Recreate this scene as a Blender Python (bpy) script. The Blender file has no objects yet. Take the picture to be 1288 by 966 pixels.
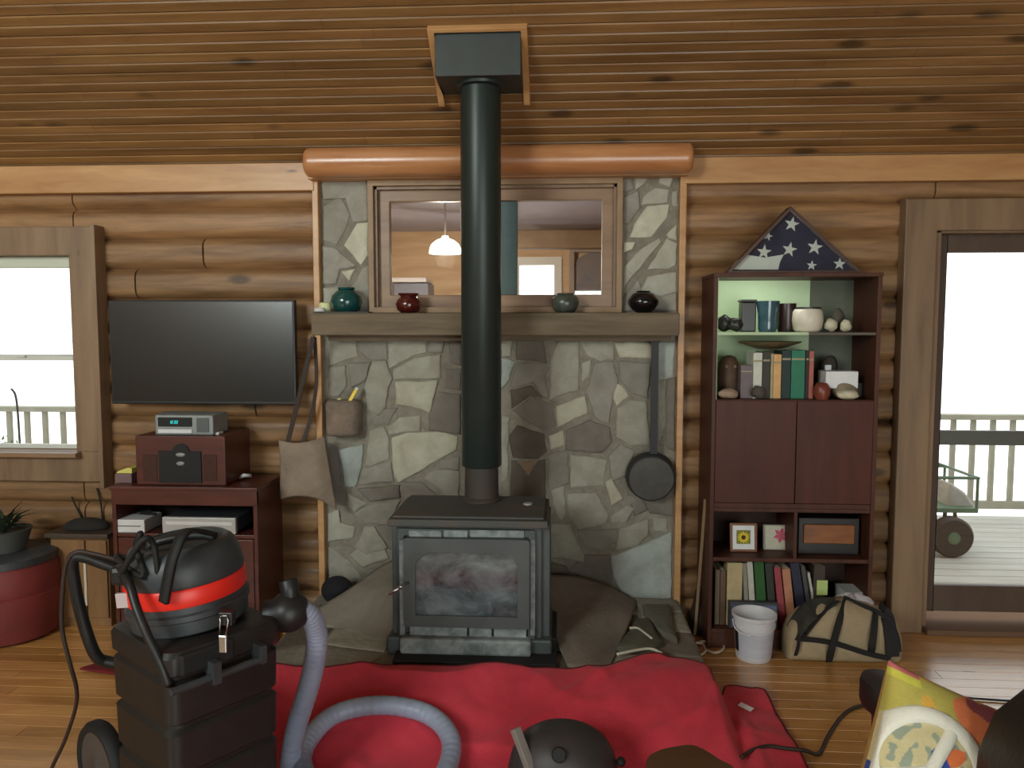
import bpy, bmesh, math, random
from mathutils import Vector, Matrix, noise
random.seed(7)
PI = math.pi
SC = bpy.context.scene
COL = SC.collection

# ------------------------------------------------------------------ camera
W_, H_, FPX = 1288, 966, 980.0
EYE = Vector((0, 0, 1.62))
YAW, PITCH = math.radians(3.5), math.radians(4.26)
cam_d = bpy.data.cameras.new('camera'); cam = bpy.data.objects.new('camera', cam_d)
COL.objects.link(cam); SC.camera = cam
cam.location = EYE
cam.rotation_euler = (PI/2 - PITCH, 0, YAW)
cam_d.sensor_width = 36; cam_d.lens = 36*FPX/W_; cam_d.clip_start = .02
RM = cam.rotation_euler.to_matrix()

def ray(px, py):
    return RM @ Vector(((px-W_/2)/FPX, (H_/2-py)/FPX, -1))
def U(px, py, Y):
    d = ray(px, py); return EYE + d*(Y/d.y)
def G(px, py, z=0.0):
    d = ray(px, py); return EYE + d*((z-EYE.z)/d.z)

# ------------------------------------------------------------------ materials
def lin(c):
    return tuple(((v/255)/12.92 if v/255 <= .04045 else ((v/255+.055)/1.055)**2.4) for v in c)
MATS = {}
def mat(name, c1, c2=None, rough=.6, metal=0, scale=(6, 6, 6), detail=6, bump=0, knots=0, kscale=(1, 1, 1),
        emit=None, estr=1, coat=0, spec=.5, attr=None, contrast=(.3, .7), bscale=None, sheen=0, alpha=None):
    if name in MATS: return MATS[name]
    m = bpy.data.materials.new(name); m.use_nodes = True; nt = m.node_tree; N = nt.nodes; L = nt.links
    b = N['Principled BSDF']
    b.inputs['Roughness'].default_value = rough; b.inputs['Metallic'].default_value = metal
    b.inputs['Specular IOR Level'].default_value = spec
    b.inputs['Coat Weight'].default_value = coat; b.inputs['Coat Roughness'].default_value = .25
    if sheen: b.inputs['Sheen Weight'].default_value = sheen
    A = (*lin(c1), 1); B = (*lin(c2 if c2 else c1), 1)
    tc = N.new('ShaderNodeTexCoord'); mp = N.new('ShaderNodeMapping'); mp.inputs['Scale'].default_value = scale
    L.new(tc.outputs['Object'], mp.inputs['Vector'])
    nz = N.new('ShaderNodeTexNoise'); nz.inputs['Scale'].default_value = 1; nz.inputs['Detail'].default_value = detail
    nz.inputs['Roughness'].default_value = .6; nz.inputs['Distortion'].default_value = .4
    L.new(mp.outputs[0], nz.inputs['Vector'])
    mr = N.new('ShaderNodeMapRange'); mr.inputs['From Min'].default_value = contrast[0]; mr.inputs['From Max'].default_value = contrast[1]
    L.new(nz.outputs[0], mr.inputs['Value'])
    mx = N.new('ShaderNodeMix'); mx.data_type = 'RGBA'; mx.inputs[6].default_value = A; mx.inputs[7].default_value = B
    L.new(mr.outputs[0], mx.inputs[0])
    out = mx.outputs[2]
    if attr:
        at = N.new('ShaderNodeAttribute'); at.attribute_name = attr
        m2 = N.new('ShaderNodeMix'); m2.data_type = 'RGBA'; m2.blend_type = 'MULTIPLY'; m2.inputs[0].default_value = 1
        L.new(out, m2.inputs[6]); L.new(at.outputs['Color'], m2.inputs[7]); out = m2.outputs[2]
    if knots:
        mp2 = N.new('ShaderNodeMapping'); mp2.inputs['Scale'].default_value = kscale
        L.new(tc.outputs['Object'], mp2.inputs['Vector'])
        nd = N.new('ShaderNodeTexNoise'); nd.inputs['Scale'].default_value = 2.5
        L.new(mp2.outputs[0], nd.inputs['Vector'])
        ad = N.new('ShaderNodeMix'); ad.data_type = 'RGBA'; ad.inputs[0].default_value = .12
        L.new(mp2.outputs[0], ad.inputs[6]); L.new(nd.outputs['Color'], ad.inputs[7])
        vo = N.new('ShaderNodeTexVoronoi'); vo.inputs['Scale'].default_value = 1
        L.new(ad.outputs[2], vo.inputs['Vector'])
        kr = N.new('ShaderNodeMapRange'); kr.inputs['From Min'].default_value = knots*.5; kr.inputs['From Max'].default_value = knots
        kr.inputs['To Min'].default_value = .35; kr.inputs['To Max'].default_value = 1
        L.new(vo.outputs['Distance'], kr.inputs['Value'])
        m3 = N.new('ShaderNodeMix'); m3.data_type = 'RGBA'; m3.blend_type = 'MULTIPLY'; m3.inputs[0].default_value = 1
        L.new(out, m3.inputs[6]); L.new(kr.outputs[0], m3.inputs[7]); out = m3.outputs[2]
    L.new(out, b.inputs['Base Color'])
    if bump:
        bp = N.new('ShaderNodeBump'); bp.inputs['Strength'].default_value = bump; bp.inputs['Distance'].default_value = .01
        src = nz
        if bscale:
            src = N.new('ShaderNodeTexNoise'); src.inputs['Scale'].default_value = bscale; src.inputs['Detail'].default_value = 4
            L.new(tc.outputs['Object'], src.inputs['Vector'])
        L.new(src.outputs[0], bp.inputs['Height']); L.new(bp.outputs[0], b.inputs['Normal'])
    if emit:
        b.inputs['Emission Color'].default_value = (*lin(emit), 1); b.inputs['Emission Strength'].default_value = estr
    MATS[name] = m
    return m

def glass_mat(name, tint=(1, 1, 1), refl=.08):
    if name in MATS: return MATS[name]
    m = bpy.data.materials.new(name); m.use_nodes = True; nt = m.node_tree; N = nt.nodes; L = nt.links
    N.remove(N['Principled BSDF'])
    t = N.new('ShaderNodeBsdfTransparent'); t.inputs[0].default_value = (*tint, 1)
    g = N.new('ShaderNodeBsdfGlossy'); g.inputs['Roughness'].default_value = .02
    fr = N.new('ShaderNodeFresnel'); fr.inputs[0].default_value = 1.45
    mx = N.new('ShaderNodeMixShader')
    ml = N.new('ShaderNodeMath'); ml.operation = 'MULTIPLY_ADD'; ml.inputs[1].default_value = .8; ml.inputs[2].default_value = refl
    L.new(fr.outputs[0], ml.inputs[0]); L.new(ml.outputs[0], mx.inputs[0])
    L.new(t.outputs[0], mx.inputs[1]); L.new(g.outputs[0], mx.inputs[2])
    L.new(mx.outputs[0], N['Material Output'].inputs[0])
    MATS[name] = m; return m

# ------------------------------------------------------------------ mesh builder
class MB:
    def __init__(s, xf=None): s.v = []; s.f = []; s.xf = xf; s.c = None; s.cols = []
    def add(s, vs, fs, xf=None):
        o = len(s.v); X = xf or s.xf
        for p in vs:
            p = Vector(p); s.v.append(X @ p if X else p)
        for f in fs: s.f.append(tuple(o+i for i in f))
        if s.c is not None: s.cols += [s.c]*len(vs)
        return s
    def box(s, x0, x1, y0, y1, z0, z1, xf=None):
        vs = [(x, y, z) for x in (x0, x1) for y in (y0, y1) for z in (z0, z1)]
        return s.add(vs, [(0, 1, 3, 2), (4, 6, 7, 5), (0, 4, 5, 1), (2, 3, 7, 6), (0, 2, 6, 4), (1, 5, 7, 3)], xf)
    def cbox(s, c, d, xf=None):
        return s.box(c[0]-d[0]/2, c[0]+d[0]/2, c[1]-d[1]/2, c[1]+d[1]/2, c[2]-d[2]/2, c[2]+d[2]/2, xf)
    def prism(s, poly, d):                       # closed polygon of 3D points, extruded by vector d
        n = len(poly); d = Vector(d); vs = [Vector(p) for p in poly] + [Vector(p)+d for p in poly]
        fs = [tuple(range(n))[::-1], tuple(range(n, 2*n))] + [(i, (i+1) % n, n+(i+1) % n, n+i) for i in range(n)]
        return s.add(vs, fs)
    def rings(s, rings, close=False, cap=True):
        n = len(rings[0]); vs = [p for r in rings for p in r]; fs = []
        m = len(rings); last = m if close else m-1
        for i in range(last):
            a = i*n; b = ((i+1) % m)*n
            for j in range(n): fs.append((a+j, a+(j+1) % n, b+(j+1) % n, b+j))
        if cap and not close: fs += [tuple(range(n))[::-1], tuple(range((m-1)*n, m*n))]
        return s.add(vs, fs)
    def lathe(s, prof, c=(0, 0, 0), n=32, ax=None, sx=1, sy=1, xf=None):   # prof: (r, h); ax: axis direction
        c = Vector(c); R = Vector((0, 0, 1)).rotation_difference(Vector(ax)).to_matrix() if ax is not None else Matrix.Identity(3)
        rs = [[c + R @ Vector((max(r, 1e-4)*math.cos(2*PI*k/n)*sx, max(r, 1e-4)*math.sin(2*PI*k/n)*sy, h)) for k in range(n)] for r, h in prof]
        o = s.xf
        if xf: s.xf = xf
        s.rings(rs, cap=True); s.xf = o; return s
    def tube(s, pts, r, n=12, close=False, smooth=0, sq=None):
        pts = [Vector(p) for p in pts]
        if smooth: pts = catmull(pts, smooth, close)
        m = len(pts); up = None; rs = []
        for i, p in enumerate(pts):
            a = pts[(i-1) % m] if (i > 0 or close) else p
            b = pts[(i+1) % m] if (i < m-1 or close) else p
            t = (b-a).normalized()
            if up is None:
                up = Vector((0, 0, 1)) if abs(t.z) < .9 else Vector((0, 1, 0))
            up = (up - t*up.dot(t)).normalized(); sd = t.cross(up)
            rr = r(i/(m-1)) if callable(r) else r
            if sq: rs.append([p+sd*(sq[0]*x)+up*(sq[1]*y) for x, y in ((-1, -1), (1, -1), (1, 1), (-1, 1))])
            else: rs.append([p + (sd*math.cos(2*PI*k/n)+up*math.sin(2*PI*k/n))*rr for k in range(n)])
        s.rings(rs, close=close); return s
    def ball(s, c, r, n=20, m=12):
        c = Vector(c); r = (r, r, r) if not hasattr(r, '__len__') else r
        rs = [[c+Vector((r[0]*math.sin(t)*math.cos(2*PI*k/n), r[1]*math.sin(t)*math.sin(2*PI*k/n), r[2]*math.cos(t))) for k in range(n)]
              for t in [PI*(i+.02)/(m+.04) for i in range(m, -1, -1)]]
        s.rings(rs); return s
    def build(s, name, m, parent=None, smooth=False, bevel=0, bseg=2, auto=None):
        root = parent
        while root is not None and root.parent: root = root.parent
        off = root.location.copy() if root is not None else Vector((0, 0, 0))
        if parent is None and not getattr(s, 'world', False):
            xs = [v.x for v in s.v]; ys = [v.y for v in s.v]; zs = [v.z for v in s.v]
            off = Vector(((min(xs)+max(xs))/2, (min(ys)+max(ys))/2, min(zs)))
        me = bpy.data.meshes.new(name); me.from_pydata([v-off for v in s.v], [], s.f)
        bm = bmesh.new(); bm.from_mesh(me); bmesh.ops.recalc_face_normals(bm, faces=bm.faces)
        if bevel:
            bmesh.ops.remove_doubles(bm, verts=bm.verts, dist=1e-6)
            es = [e for e in bm.edges if len(e.link_faces) == 2 and e.calc_face_angle(0) > .6]
            bmesh.ops.bevel(bm, geom=es, offset=bevel, segments=bseg, affect='EDGES', profile=.5, clamp_overlap=True)
        bm.to_mesh(me); bm.free()
        if s.cols and not bevel:
            ca = me.color_attributes.new('tone', 'FLOAT_COLOR', 'POINT')
            for i, c in enumerate(s.cols): ca.data[i].color = (*c, 1)
        if smooth:
            me.polygons.foreach_set('use_smooth', [True]*len(me.polygons))
            if auto is not None: me.set_sharp_from_angle(angle=math.radians(auto))
        me.materials.append(m)
        o = bpy.data.objects.new(name, me); COL.objects.link(o)
        if parent is not None: o.parent = parent
        else: o.location = off
        return o

def catmull(p, k, close=False):
    out = []; n = len(p)
    rng = range(n) if close else range(n-1)
    for i in rng:
        g = (lambda j: p[j % n]) if close else (lambda j: p[max(0, min(n-1, j))])
        a, b, c, d = g(i-1), g(i), g(i+1), g(i+2)
        for t in [q/k for q in range(k)]:
            out.append(.5*((2*b)+(c-a)*t+(2*a-5*b+4*c-d)*t*t+(3*b-a-3*c+d)*t**3))
    if not close: out.append(p[-1])
    return out

def tag(o, label=None, cat=None, group=None, kind=None):
    if label: o['label'] = label
    if cat: o['category'] = cat
    if group: o['group'] = group
    if kind: o['kind'] = kind
    return o
def thing(name, loc, label=None, cat=None, group=None, kind=None):
    o = bpy.data.objects.new(name, None); COL.objects.link(o); o.location = loc; o.empty_display_size = .05
    return tag(o, label, cat, group, kind)
def struct(o): o['kind'] = 'structure'; return o
def copy_tree(o, loc, label, group=None):
    r = o.copy(); COL.objects.link(r); r.location = loc; r['label'] = label
    if group: r['group'] = group
    for ch in list(o.children):
        c = ch.copy(); COL.objects.link(c); c.parent = r
        for g in ch.children:
            d = g.copy(); COL.objects.link(d); d.parent = c
    return r

# ------------------------------------------------------------------ material palette
M_LOG = mat('log_wood', (168, 128, 86), (104, 72, 44), rough=.55, scale=(1.6, 6, 18), knots=.17, kscale=(2.4, 2.4, 6.5), attr='tone', bump=.35, coat=.05)
M_CEIL = mat('ceiling_pine', (150, 112, 68), (112, 78, 42), rough=.5, scale=(1.3, 14, 14), knots=.2, kscale=(2.6, 7, 7), attr='tone', bump=.1, coat=.2)
M_TRIM = mat('orange_pine_trim', (202, 156, 104), (172, 122, 74), rough=.5, scale=(2, 12, 12), knots=.07, kscale=(2, 8, 8), coat=.2)
M_LOGR = mat('varnished_round_log', (204, 146, 98), (172, 112, 68), rough=.3, scale=(2, 14, 14), coat=.5)
M_CASE = mat('brown_casing', (148, 120, 92), (112, 88, 66), rough=.5, scale=(10, 10, 1.2), knots=.05, kscale=(5, 5, 1.5), coat=.15)
M_CASEH = mat('brown_casing_across', (160, 128, 98), (124, 94, 70), rough=.5, scale=(1.2, 10, 10), coat=.15)
M_MANTEL = mat('weathered_mantel', (126, 110, 88), (92, 78, 60), rough=.75, scale=(2, 12, 20), bump=.3)
M_FLOOR = mat('honey_pine_floor', (214, 162, 96), (172, 120, 62), rough=.26, scale=(1.6, 12, 6), knots=.05, kscale=(1.5, 5, 5), attr='tone', coat=.8)
M_STONE = mat('field_stone', (255, 255, 255), (218, 214, 210), rough=.85, scale=(9, 9, 9), attr='tone', bump=.7, bscale=28)
M_MORT = mat('mortar', (146, 140, 126), (118, 112, 100), rough=.95, scale=(14, 14, 14), bump=.8, bscale=60)
M_CHERRY = mat('dark_cherry', (94, 44, 32), (66, 28, 21), rough=.42, scale=(3, 3, 18), coat=.15)
M_CHERRYD = mat('walnut_laminate', (86, 50, 36), (64, 35, 25), rough=.5, scale=(12, 12, 2), spec=.3)
M_BLK = mat('black_plastic', (34, 34, 35), (27, 27, 28), rough=.45, scale=(20, 20, 20))
M_BLKM = mat('black_matte', (22, 22, 23), rough=.7)
M_DGREY = mat('dark_grey_plastic', (62, 66, 70), (52, 55, 58), rough=.45, scale=(20, 20, 20))
M_IRON = mat('cast_iron', (46, 46, 46), (34, 34, 35), rough=.6, scale=(20, 20, 20), bump=.15, bscale=90)
M_PIPE = mat('black_stove_pipe', (48, 58, 56), (42, 50, 49), rough=.4, metal=.3, scale=(3, 3, 3))
M_SILVER = mat('silver_metal', (190, 190, 190), rough=.25, metal=1)
M_WHITE = mat('white_plastic', (226, 226, 226), (212, 212, 214), rough=.4)
M_GLASS = glass_mat('window_glass')
M_REDB = mat('red_fleece', (220, 64, 82), (200, 50, 68), rough=.95, scale=(7, 7, 7), bump=.25, bscale=160, sheen=.08)
M_CANVAS = mat('grey_canvas', (150, 142, 130), (114, 106, 96), rough=.95, scale=(3, 3, 3), bump=.3, bscale=60)

# ================================================================== ROOM SHELL
Y0 = 4.25                                   # mean plane of the log wall
YS = 4.19                                   # stone face
XL, XR, YB = -4.3, 4.5, -2.3
z299 = U(250, 299, 4.2).z; CO = .165
def bulge(z):
    t = ((z-z299)/CO) % 1.0
    a = abs(t-.5)*2
    return .045*(1-a**5.5)
def log_cols(name, spans):                  # spans: (x0, x1, z0, z1)
    mb = MB(); mb.world = True; rnd = random.Random(hash(name) % 1000 if False else len(name)*7)
    for (x0, x1, z0, z1) in spans:
        zs = []; z = z0
        k0 = math.floor((z0-z299)/CO); k1 = math.floor((z1-1e-6-z299)/CO)
        for k in range(k0, k1+1):
            a = max(z0, z299+k*CO); b = min(z1, z299+(k+1)*CO)
            rk = random.Random(k*31+5); tone0 = rk.uniform(.8, 1.12); tint = rk.uniform(-.03, .03)
            xs = [x0]; jx = x0 + rk.uniform(.3, 2.4)
            while jx < x1-.15: xs.append(jx); jx += rk.uniform(1.2, 2.6)
            xs.append(x1)
            for i in range(len(xs)-1):
                t = tone0*rk.uniform(.9, 1.08); mb.c = (t+tint, t, t-tint)
                n = 9; vs = []
                xa, xb = xs[i]+(.002 if i else 0), xs[i+1]
                for q in range(n):
                    zz = a+(b-a)*q/(n-1)
                    zc = min(max(zz, z299+k*CO+1e-5), z299+(k+1)*CO-1e-5)
                    yy = Y0-bulge(zc)
                    vs += [(xa, Y0, zz), (xa+.004, yy, zz)] + [(xa+(xb-xa)*w, yy, zz) for w in (.33, .66)] + [(xb-.004, yy, zz), (xb, Y0, zz)]
                fs = [(q*6+j, q*6+j+1, (q+1)*6+j+1, (q+1)*6+j) for q in range(n-1) for j in range(5)]
                mb.add(vs, fs)
        mb.c = (.8, .8, .8)
        mb.box(x0, x1, Y0, Y0+.14, z0, z1)
    o = mb.build(name, M_LOG, smooth=True, auto=40); return struct(o)

zt_ceil = EYE.z + .859                      # ceiling height where it meets the wall
SL = .71
def ceil_z(Y): return zt_ceil + SL*(YS-Y)
ZT = zt_ceil+.0
# openings
wl_x0, wl_x1 = -3.72, U(97, 450, YS).x      # left window glass area
wl_z0, wl_z1 = U(50, 566, YS).z, U(50, 322, YS).z
dr_x0 = U(1168, 500, YS).x; dr_x1 = dr_x0+1.75
dr_z1 = U(1200, 289, YS).z
sx0, sx1 = U(402, 300, YS).x, U(855, 300, YS).x   # stone panel
wx0, wx1 = U(470, 300, YS).x, U(776, 300, YS).x   # interior window opening
wz0, wz1 = U(620, 388, YS).z, U(620, 232, YS).z
log_cols('wall_back_left', [(XL, wl_x0, 0, ZT), (wl_x0, wl_x1, 0, wl_z0), (wl_x0, wl_x1, wl_z1, ZT), (wl_x1, sx0, 0, ZT)])
log_cols('wall_back_right', [(sx1, dr_x0, 0, ZT), (dr_x0, dr_x1, dr_z1, ZT), (dr_x1, XR, 0, ZT)])

# ---- stone chimney wall: mortar bed with raised irregular field stones
mb = MB(); mb.world = True
for (a, b, c, d) in [(sx0, wx0, 0, ZT), (wx1, sx1, 0, ZT), (wx0, wx1, 0, wz0), (wx0, wx1, wz1, ZT)]:
    mb.box(a, b, YS+.012, YS+.2, c, d)
struct(mb.build('wall_back_stone', M_MORT))
stones = []
def S(ox, oy, sc, col, *pts): stones.append(([(ox+x/sc, oy+y/sc) for x, y in pts], col))
A_ = (400, 420, 6.78); B_ = (400, 550, 6.78); C_ = (620, 420, 5.367); D_ = (680, 580, 5.083)
E_ = (320, 640, 4.39); U_ = (370, 200, 4.155); V_ = (600, 200, 4.2)
g1 = (166, 164, 150); g2 = (148, 145, 134); g3 = (128, 122, 113); br = (190, 188, 168); bl = (172, 180, 174); dk = (104, 96, 86)  # dk: pipe and stove shadow painted into wall stones; also random hearth tone
S(*A_, g1, (85, 20), (310, 20), (340, 190), (110, 260))
S(*A_, g2, (350, 30), (585, 30), (590, 215), (440, 220), (360, 150))
S(*A_, g1, (470, 240), (580, 235), (635, 380), (600, 460), (580, 620), (520, 690), (430, 640), (400, 450))
S(*A_, g1, (605, 30), (920, 30), (920, 155), (800, 190), (610, 290))
S(*A_, g1, (650, 300), (830, 205), (1040, 180), (1040, 375), (650, 388))
S(*A_, br, (665, 412), (1020, 402), (950, 670), (850, 635), (665, 600))
S(*A_, g2, (100, 290), (235, 270), (245, 440), (180, 530), (95, 520))
S(*A_, g2, (260, 250), (450, 240), (400, 400), (290, 450))
S(*A_, g1, (600, 790), (700, 710), (870, 700), (870, 830), (610, 850))
S(*A_, g3, (1110, 30), (1220, 30), (1220, 270), (1130, 240))
S(*A_, g3, (1090, 300), (1220, 300), (1210, 480), (1090, 460))
S(*A_, g3, (1030, 500), (1210, 520), (1210, 850), (950, 820), (950, 690))
S(*A_, g2, (950, 30), (1080, 30), (1060, 160), (950, 150))
S(*A_, g2, (450, 650), (570, 640), (680, 630), (600, 770), (480, 780))
S(*B_, bl, (185, 110), (385, 65), (375, 250), (320, 415), (230, 415))
S(*B_, g1, (430, 60), (450, -60), (560, -90), (600, 0), (610, 180), (450, 240), (410, 220))
S(*B_, br, (640, 10), (760, -30), (1040, -45), (1180, 0), (1170, 110), (1040, 180), (860, 290), (690, 380), (650, 260))
S(*B_, g2, (385, 262), (620, 210), (640, 370), (420, 400), (345, 400))
S(*B_, g3, (345, 440), (690, 405), (700, 510), (450, 545))
S(*B_, g1, (260, 480), (420, 560), (310, 640), (260, 590))
S(*B_, g2, (310, 645), (480, 565), (700, 540), (600, 740), (400, 730))
S(*B_, g3, (720, 380), (880, 380), (1080, 540), (720, 560))
S(*B_, g2, (910, 345), (1000, 275), (1200, 290), (1200, 520), (1110, 500))
S(*B_, g2, (1050, 200), (1200, 170), (1200, 280), (1040, 255))
S(*B_, g1, (90, 650), (180, 610), (190, 720), (320, 760), (300, 850), (90, 880))
S(*B_, g1, (400, 760), (480, 760), (590, 940), (420, 1000), (320, 930))
S(*B_, g3, (505, 760), (640, 760), (660, 960), (610, 950), (545, 850))
S(*B_, g3, (95, 60), (165, 100), (205, 425), (235, 450), (240, 580), (110, 560))
S(*E_, g2, (395, 210), (430, 220), (530, 290), (610, 410), (540, 440), (410, 400))
S(*E_, g1, (530, 255), (640, 150), (700, 190), (740, 270), (600, 320))
S(*E_, g3, (620, 340), (800, 290), (900, 320), (900, 480), (660, 470))
S(*E_, g3, (400, 430), (540, 470), (640, 480), (640, 600), (400, 600))
S(*C_, g1, (55, 30), (135, 30), (120, 150), (60, 155))
S(*C_, bl, (60, 165), (150, 190), (110, 310), (60, 370))
S(*C_, g3, (160, 30), (330, 30), (360, 200), (270, 180), (160, 170))
S(*C_, g2, (170, 200), (270, 195), (375, 230), (350, 280), (370, 430), (330, 420), (270, 330), (120, 360))
S(*C_, g1, (390, 190), (440, 60), (575, 60), (575, 380), (480, 400), (385, 440))
S(*C_, g1, (600, 200), (660, 175), (650, 290), (600, 320))
S(*C_, g3, (140, 520), (260, 430), (400, 480), (418, 615), (350, 655), (250, 600))
S(*C_, br, (430, 490), (530, 450), (620, 420), (638, 535), (440, 625))
S(*C_, g1, (590, 50), (810, 50), (810, 170), (720, 180), (640, 145))
S(*C_, br, (825, 60), (1070, 60), (1070, 160), (860, 158))
S(*C_, g2, (690, 205), (810, 190), (840, 310), (800, 480), (780, 600), (690, 560), (650, 440), (635, 380))
S(*C_, br, (830, 335), (870, 350), (920, 420), (835, 485), (810, 430))
S(*C_, g2, (850, 185), (1060, 200), (1040, 430), (940, 400), (860, 310))
S(*C_, g1, (840, 505), (930, 450), (1030, 460), (1060, 740), (920, 745), (835, 690))
S(*C_, br, (378, 690), (470, 650), (480, 750), (390, 780))
S(*C_, g3, (500, 650), (650, 585), (780, 630), (800, 720), (730, 800), (500, 780))
S(*C_, dk, (170, 620), (340, 680), (360, 790), (300, 840), (140, 830), (110, 700))
S(*C_, (150, 128, 104), (180, 870), (275, 860), (270, 960), (230, 1000))
S(*C_, g2, (375, 815), (505, 785), (515, 1000), (380, 1060))
S(*C_, g1, (530, 820), (765, 850), (740, 1020), (530, 1030))
S(*C_, g2, (780, 820), (860, 745), (950, 790), (910, 950), (800, 990))
S(*C_, g1, (60, 560), (110, 570), (100, 960), (60, 990))
S(*C_, bl, (1115, 60), (1225, 60), (1215, 290), (1120, 310))
S(*C_, g1, (1115, 340), (1160, 320), (1160, 600), (1115, 740))
S(*C_, g3, (1172, 320), (1240, 300), (1240, 780), (1172, 760))
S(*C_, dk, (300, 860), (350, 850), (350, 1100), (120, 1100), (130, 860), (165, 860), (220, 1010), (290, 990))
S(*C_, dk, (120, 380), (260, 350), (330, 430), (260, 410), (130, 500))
S(*D_, g1, (60, 140), (150, 125), (160, 330), (130, 380), (85, 280))
S(*D_, g1, (180, 212), (350, 202), (430, 340), (410, 400), (250, 430), (180, 350))
S(*D_, br, (412, 130), (455, 110), (530, 240), (450, 280))
S(*D_, g1, (450, 350), (550, 280), (600, 300), (545, 390), (450, 390))
S(*D_, g3, (575, 275), (640, 240), (685, 310), (600, 350))
S(*D_, g1, (60, 400), (180, 405), (275, 600), (275, 640), (60, 610))
S(*D_, g2, (240, 445), (480, 435), (490, 500), (400, 565), (290, 540))
S(*D_, g1, (505, 430), (680, 372), (690, 470), (600, 545), (480, 560))
S(*D_, g1, (720, 360), (810, 370), (810, 450), (720, 440))
S(*D_, bl, (455, 610), (640, 545), (825, 460), (825, 890), (600, 870), (520, 830), (470, 740))
S(*D_, g3, (290, 600), (440, 600), (450, 800), (330, 830), (190, 690))
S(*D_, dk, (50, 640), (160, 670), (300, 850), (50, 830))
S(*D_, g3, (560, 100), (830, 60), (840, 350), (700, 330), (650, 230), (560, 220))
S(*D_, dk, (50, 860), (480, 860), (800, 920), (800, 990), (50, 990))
S(*U_, g2, (155, 250), (240, 200), (290, 290), (270, 360), (220, 450), (155, 420))
S(*U_, g2, (150, 100), (385, 100), (385, 320), (310, 330), (260, 180), (160, 210))
S(*U_, br, (330, 340), (390, 335), (385, 500), (350, 550), (265, 450))
S(*U_, g2, (150, 460), (220, 470), (320, 560), (240, 580), (220, 650), (150, 650))
S(*U_, br, (250, 590), (320, 575), (290, 640))
S(*U_, g2, (360, 570), (390, 560), (390, 795), (250, 795), (300, 670))
S(*U_, g1, (150, 675), (270, 670), (230, 795), (150, 795))
S(*V_, g1, (830, 60), (920, 60), (890, 130), (840, 160))
S(*V_, g1, (960, 60), (1050, 60), (1020, 150), (960, 130))
S(*V_, g1, (880, 200), (940, 155), (1010, 165), (1000, 230), (870, 240))
S(*V_, br, (900, 252), (1010, 245), (1000, 310), (920, 410), (810, 410), (835, 340))
S(*V_, g2, (775, 200), (850, 170), (860, 260), (800, 340), (775, 340))
S(*V_, br, (772, 440), (838, 440), (820, 480), (772, 495))
S(*V_, g1, (778, 570), (870, 475), (960, 420), (970, 440), (850, 590), (778, 670))
S(*V_, g1, (1000, 425), (1055, 450), (1045, 560), (1010, 580), (905, 580))
S(*V_, g1, (900, 625), (1050, 600), (1050, 700), (960, 725), (870, 690))
S(*V_, g1, (1030, 170), (1060, 170), (1060, 250), (1030, 250))
S(*V_, br, (1000, 400), (1055, 350), (1055, 430), (1010, 420))
S(*V_, g2, (775, 740), (850, 640), (880, 720), (820, 800), (775, 800))
S(*V_, g2, (900, 740), (1050, 710), (1050, 800), (880, 800))
S(*V_, g3, (772, 60), (815, 60), (825, 160), (772, 180))
def stone_mesh(mb, pts3, nrm, h, col, rnd, grow=1.0):
    n0 = len(pts3); c = sum(pts3, Vector())/n0
    pts3 = [c+(p-c)*grow for p in pts3]
    ps = []
    for i in range(n0):                     # subdivide the outline with a little irregularity
        a, b = pts3[i], pts3[(i+1) % n0]; L = (b-a).length; k = max(1, int(L/.035))
        for q in range(k):
            p = a.lerp(b, q/k); t = (b-a).normalized().cross(nrm)
            ps.append(p + t*(rnd.uniform(-.0035, .0035) if q else 0))
    n = len(ps)
    def ring(ins, hh):
        r = []
        for p in ps:
            d = c-p; r.append(p + d*min(.4, ins/max(d.length, 1e-4)) + nrm*(hh+rnd.uniform(-.0015, .0015)))
        return r
    rs = [ring(0, 0), ring(.002, h*.7), ring(.009, h), ring(.03, h*1.12)]
    vs = [p for r in rs for p in r]+[c+nrm*h*1.18]
    fs = [(k*n+i, k*n+(i+1) % n, (k+1)*n+(i+1) % n, (k+1)*n+i) for k in range(3) for i in range(n)]
    fs += [(3*n+i, 3*n+(i+1) % n, 4*n) for i in range(n)]
    mb.c = lin(col); mb.add(vs, fs)
mb = MB(); mb.world = True; rnd = random.Random(4)
for poly, col in stones:
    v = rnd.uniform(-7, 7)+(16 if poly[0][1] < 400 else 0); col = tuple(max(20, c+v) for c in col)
    pts = [U(x, y, YS+.012) for x, y in poly]
    for p in pts: p.x = min(max(p.x, sx0+.012), sx1-.012)
    stone_mesh(mb, pts, Vector((0, -1, 0)), rnd.uniform(.006, .014), col, rnd, 1.05)
struct(mb.build('wall_back_stone_facing', M_STONE, smooth=True, auto=50))

# raised stone hearth
HZ = .14; HF = 3.17
mb = MB(); mb.world = True
hx0, hx1 = sx0-.02, sx1+.02
mb.box(hx0, hx1, HF, YS+.012, 0, HZ)
hb = struct(mb.build('floor_hearth', M_MORT, bevel=.01))
mb = MB(); mb.world = True
ny, nx = 4, 8
for j in range(ny):
    for i in range(nx):
        def q(a, b):
            r = random.Random(a*17+b*91)
            return Vector((hx0+(hx1-hx0)*min(1, max(0, (a+(r.uniform(-.25, .25) if 0 < a < nx else 0))/nx)), HF+(YS-HF)*((b+(r.uniform(-.25, .25) if 0 < b < ny else 0))/ny), HZ-.004))
        c0 = [q(i, j), q(i+1, j), q(i+1, j+1), q(i, j+1)]; cc = sum(c0, Vector())/4
        stone_mesh(mb, [p.lerp(cc, .07) for p in c0], Vector((0, 0, 1)), .01, random.choice([g1, g2, g2, g3, dk]), rnd)
struct(mb.build('floor_hearth_stones', M_STONE, smooth=True, auto=50))

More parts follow.
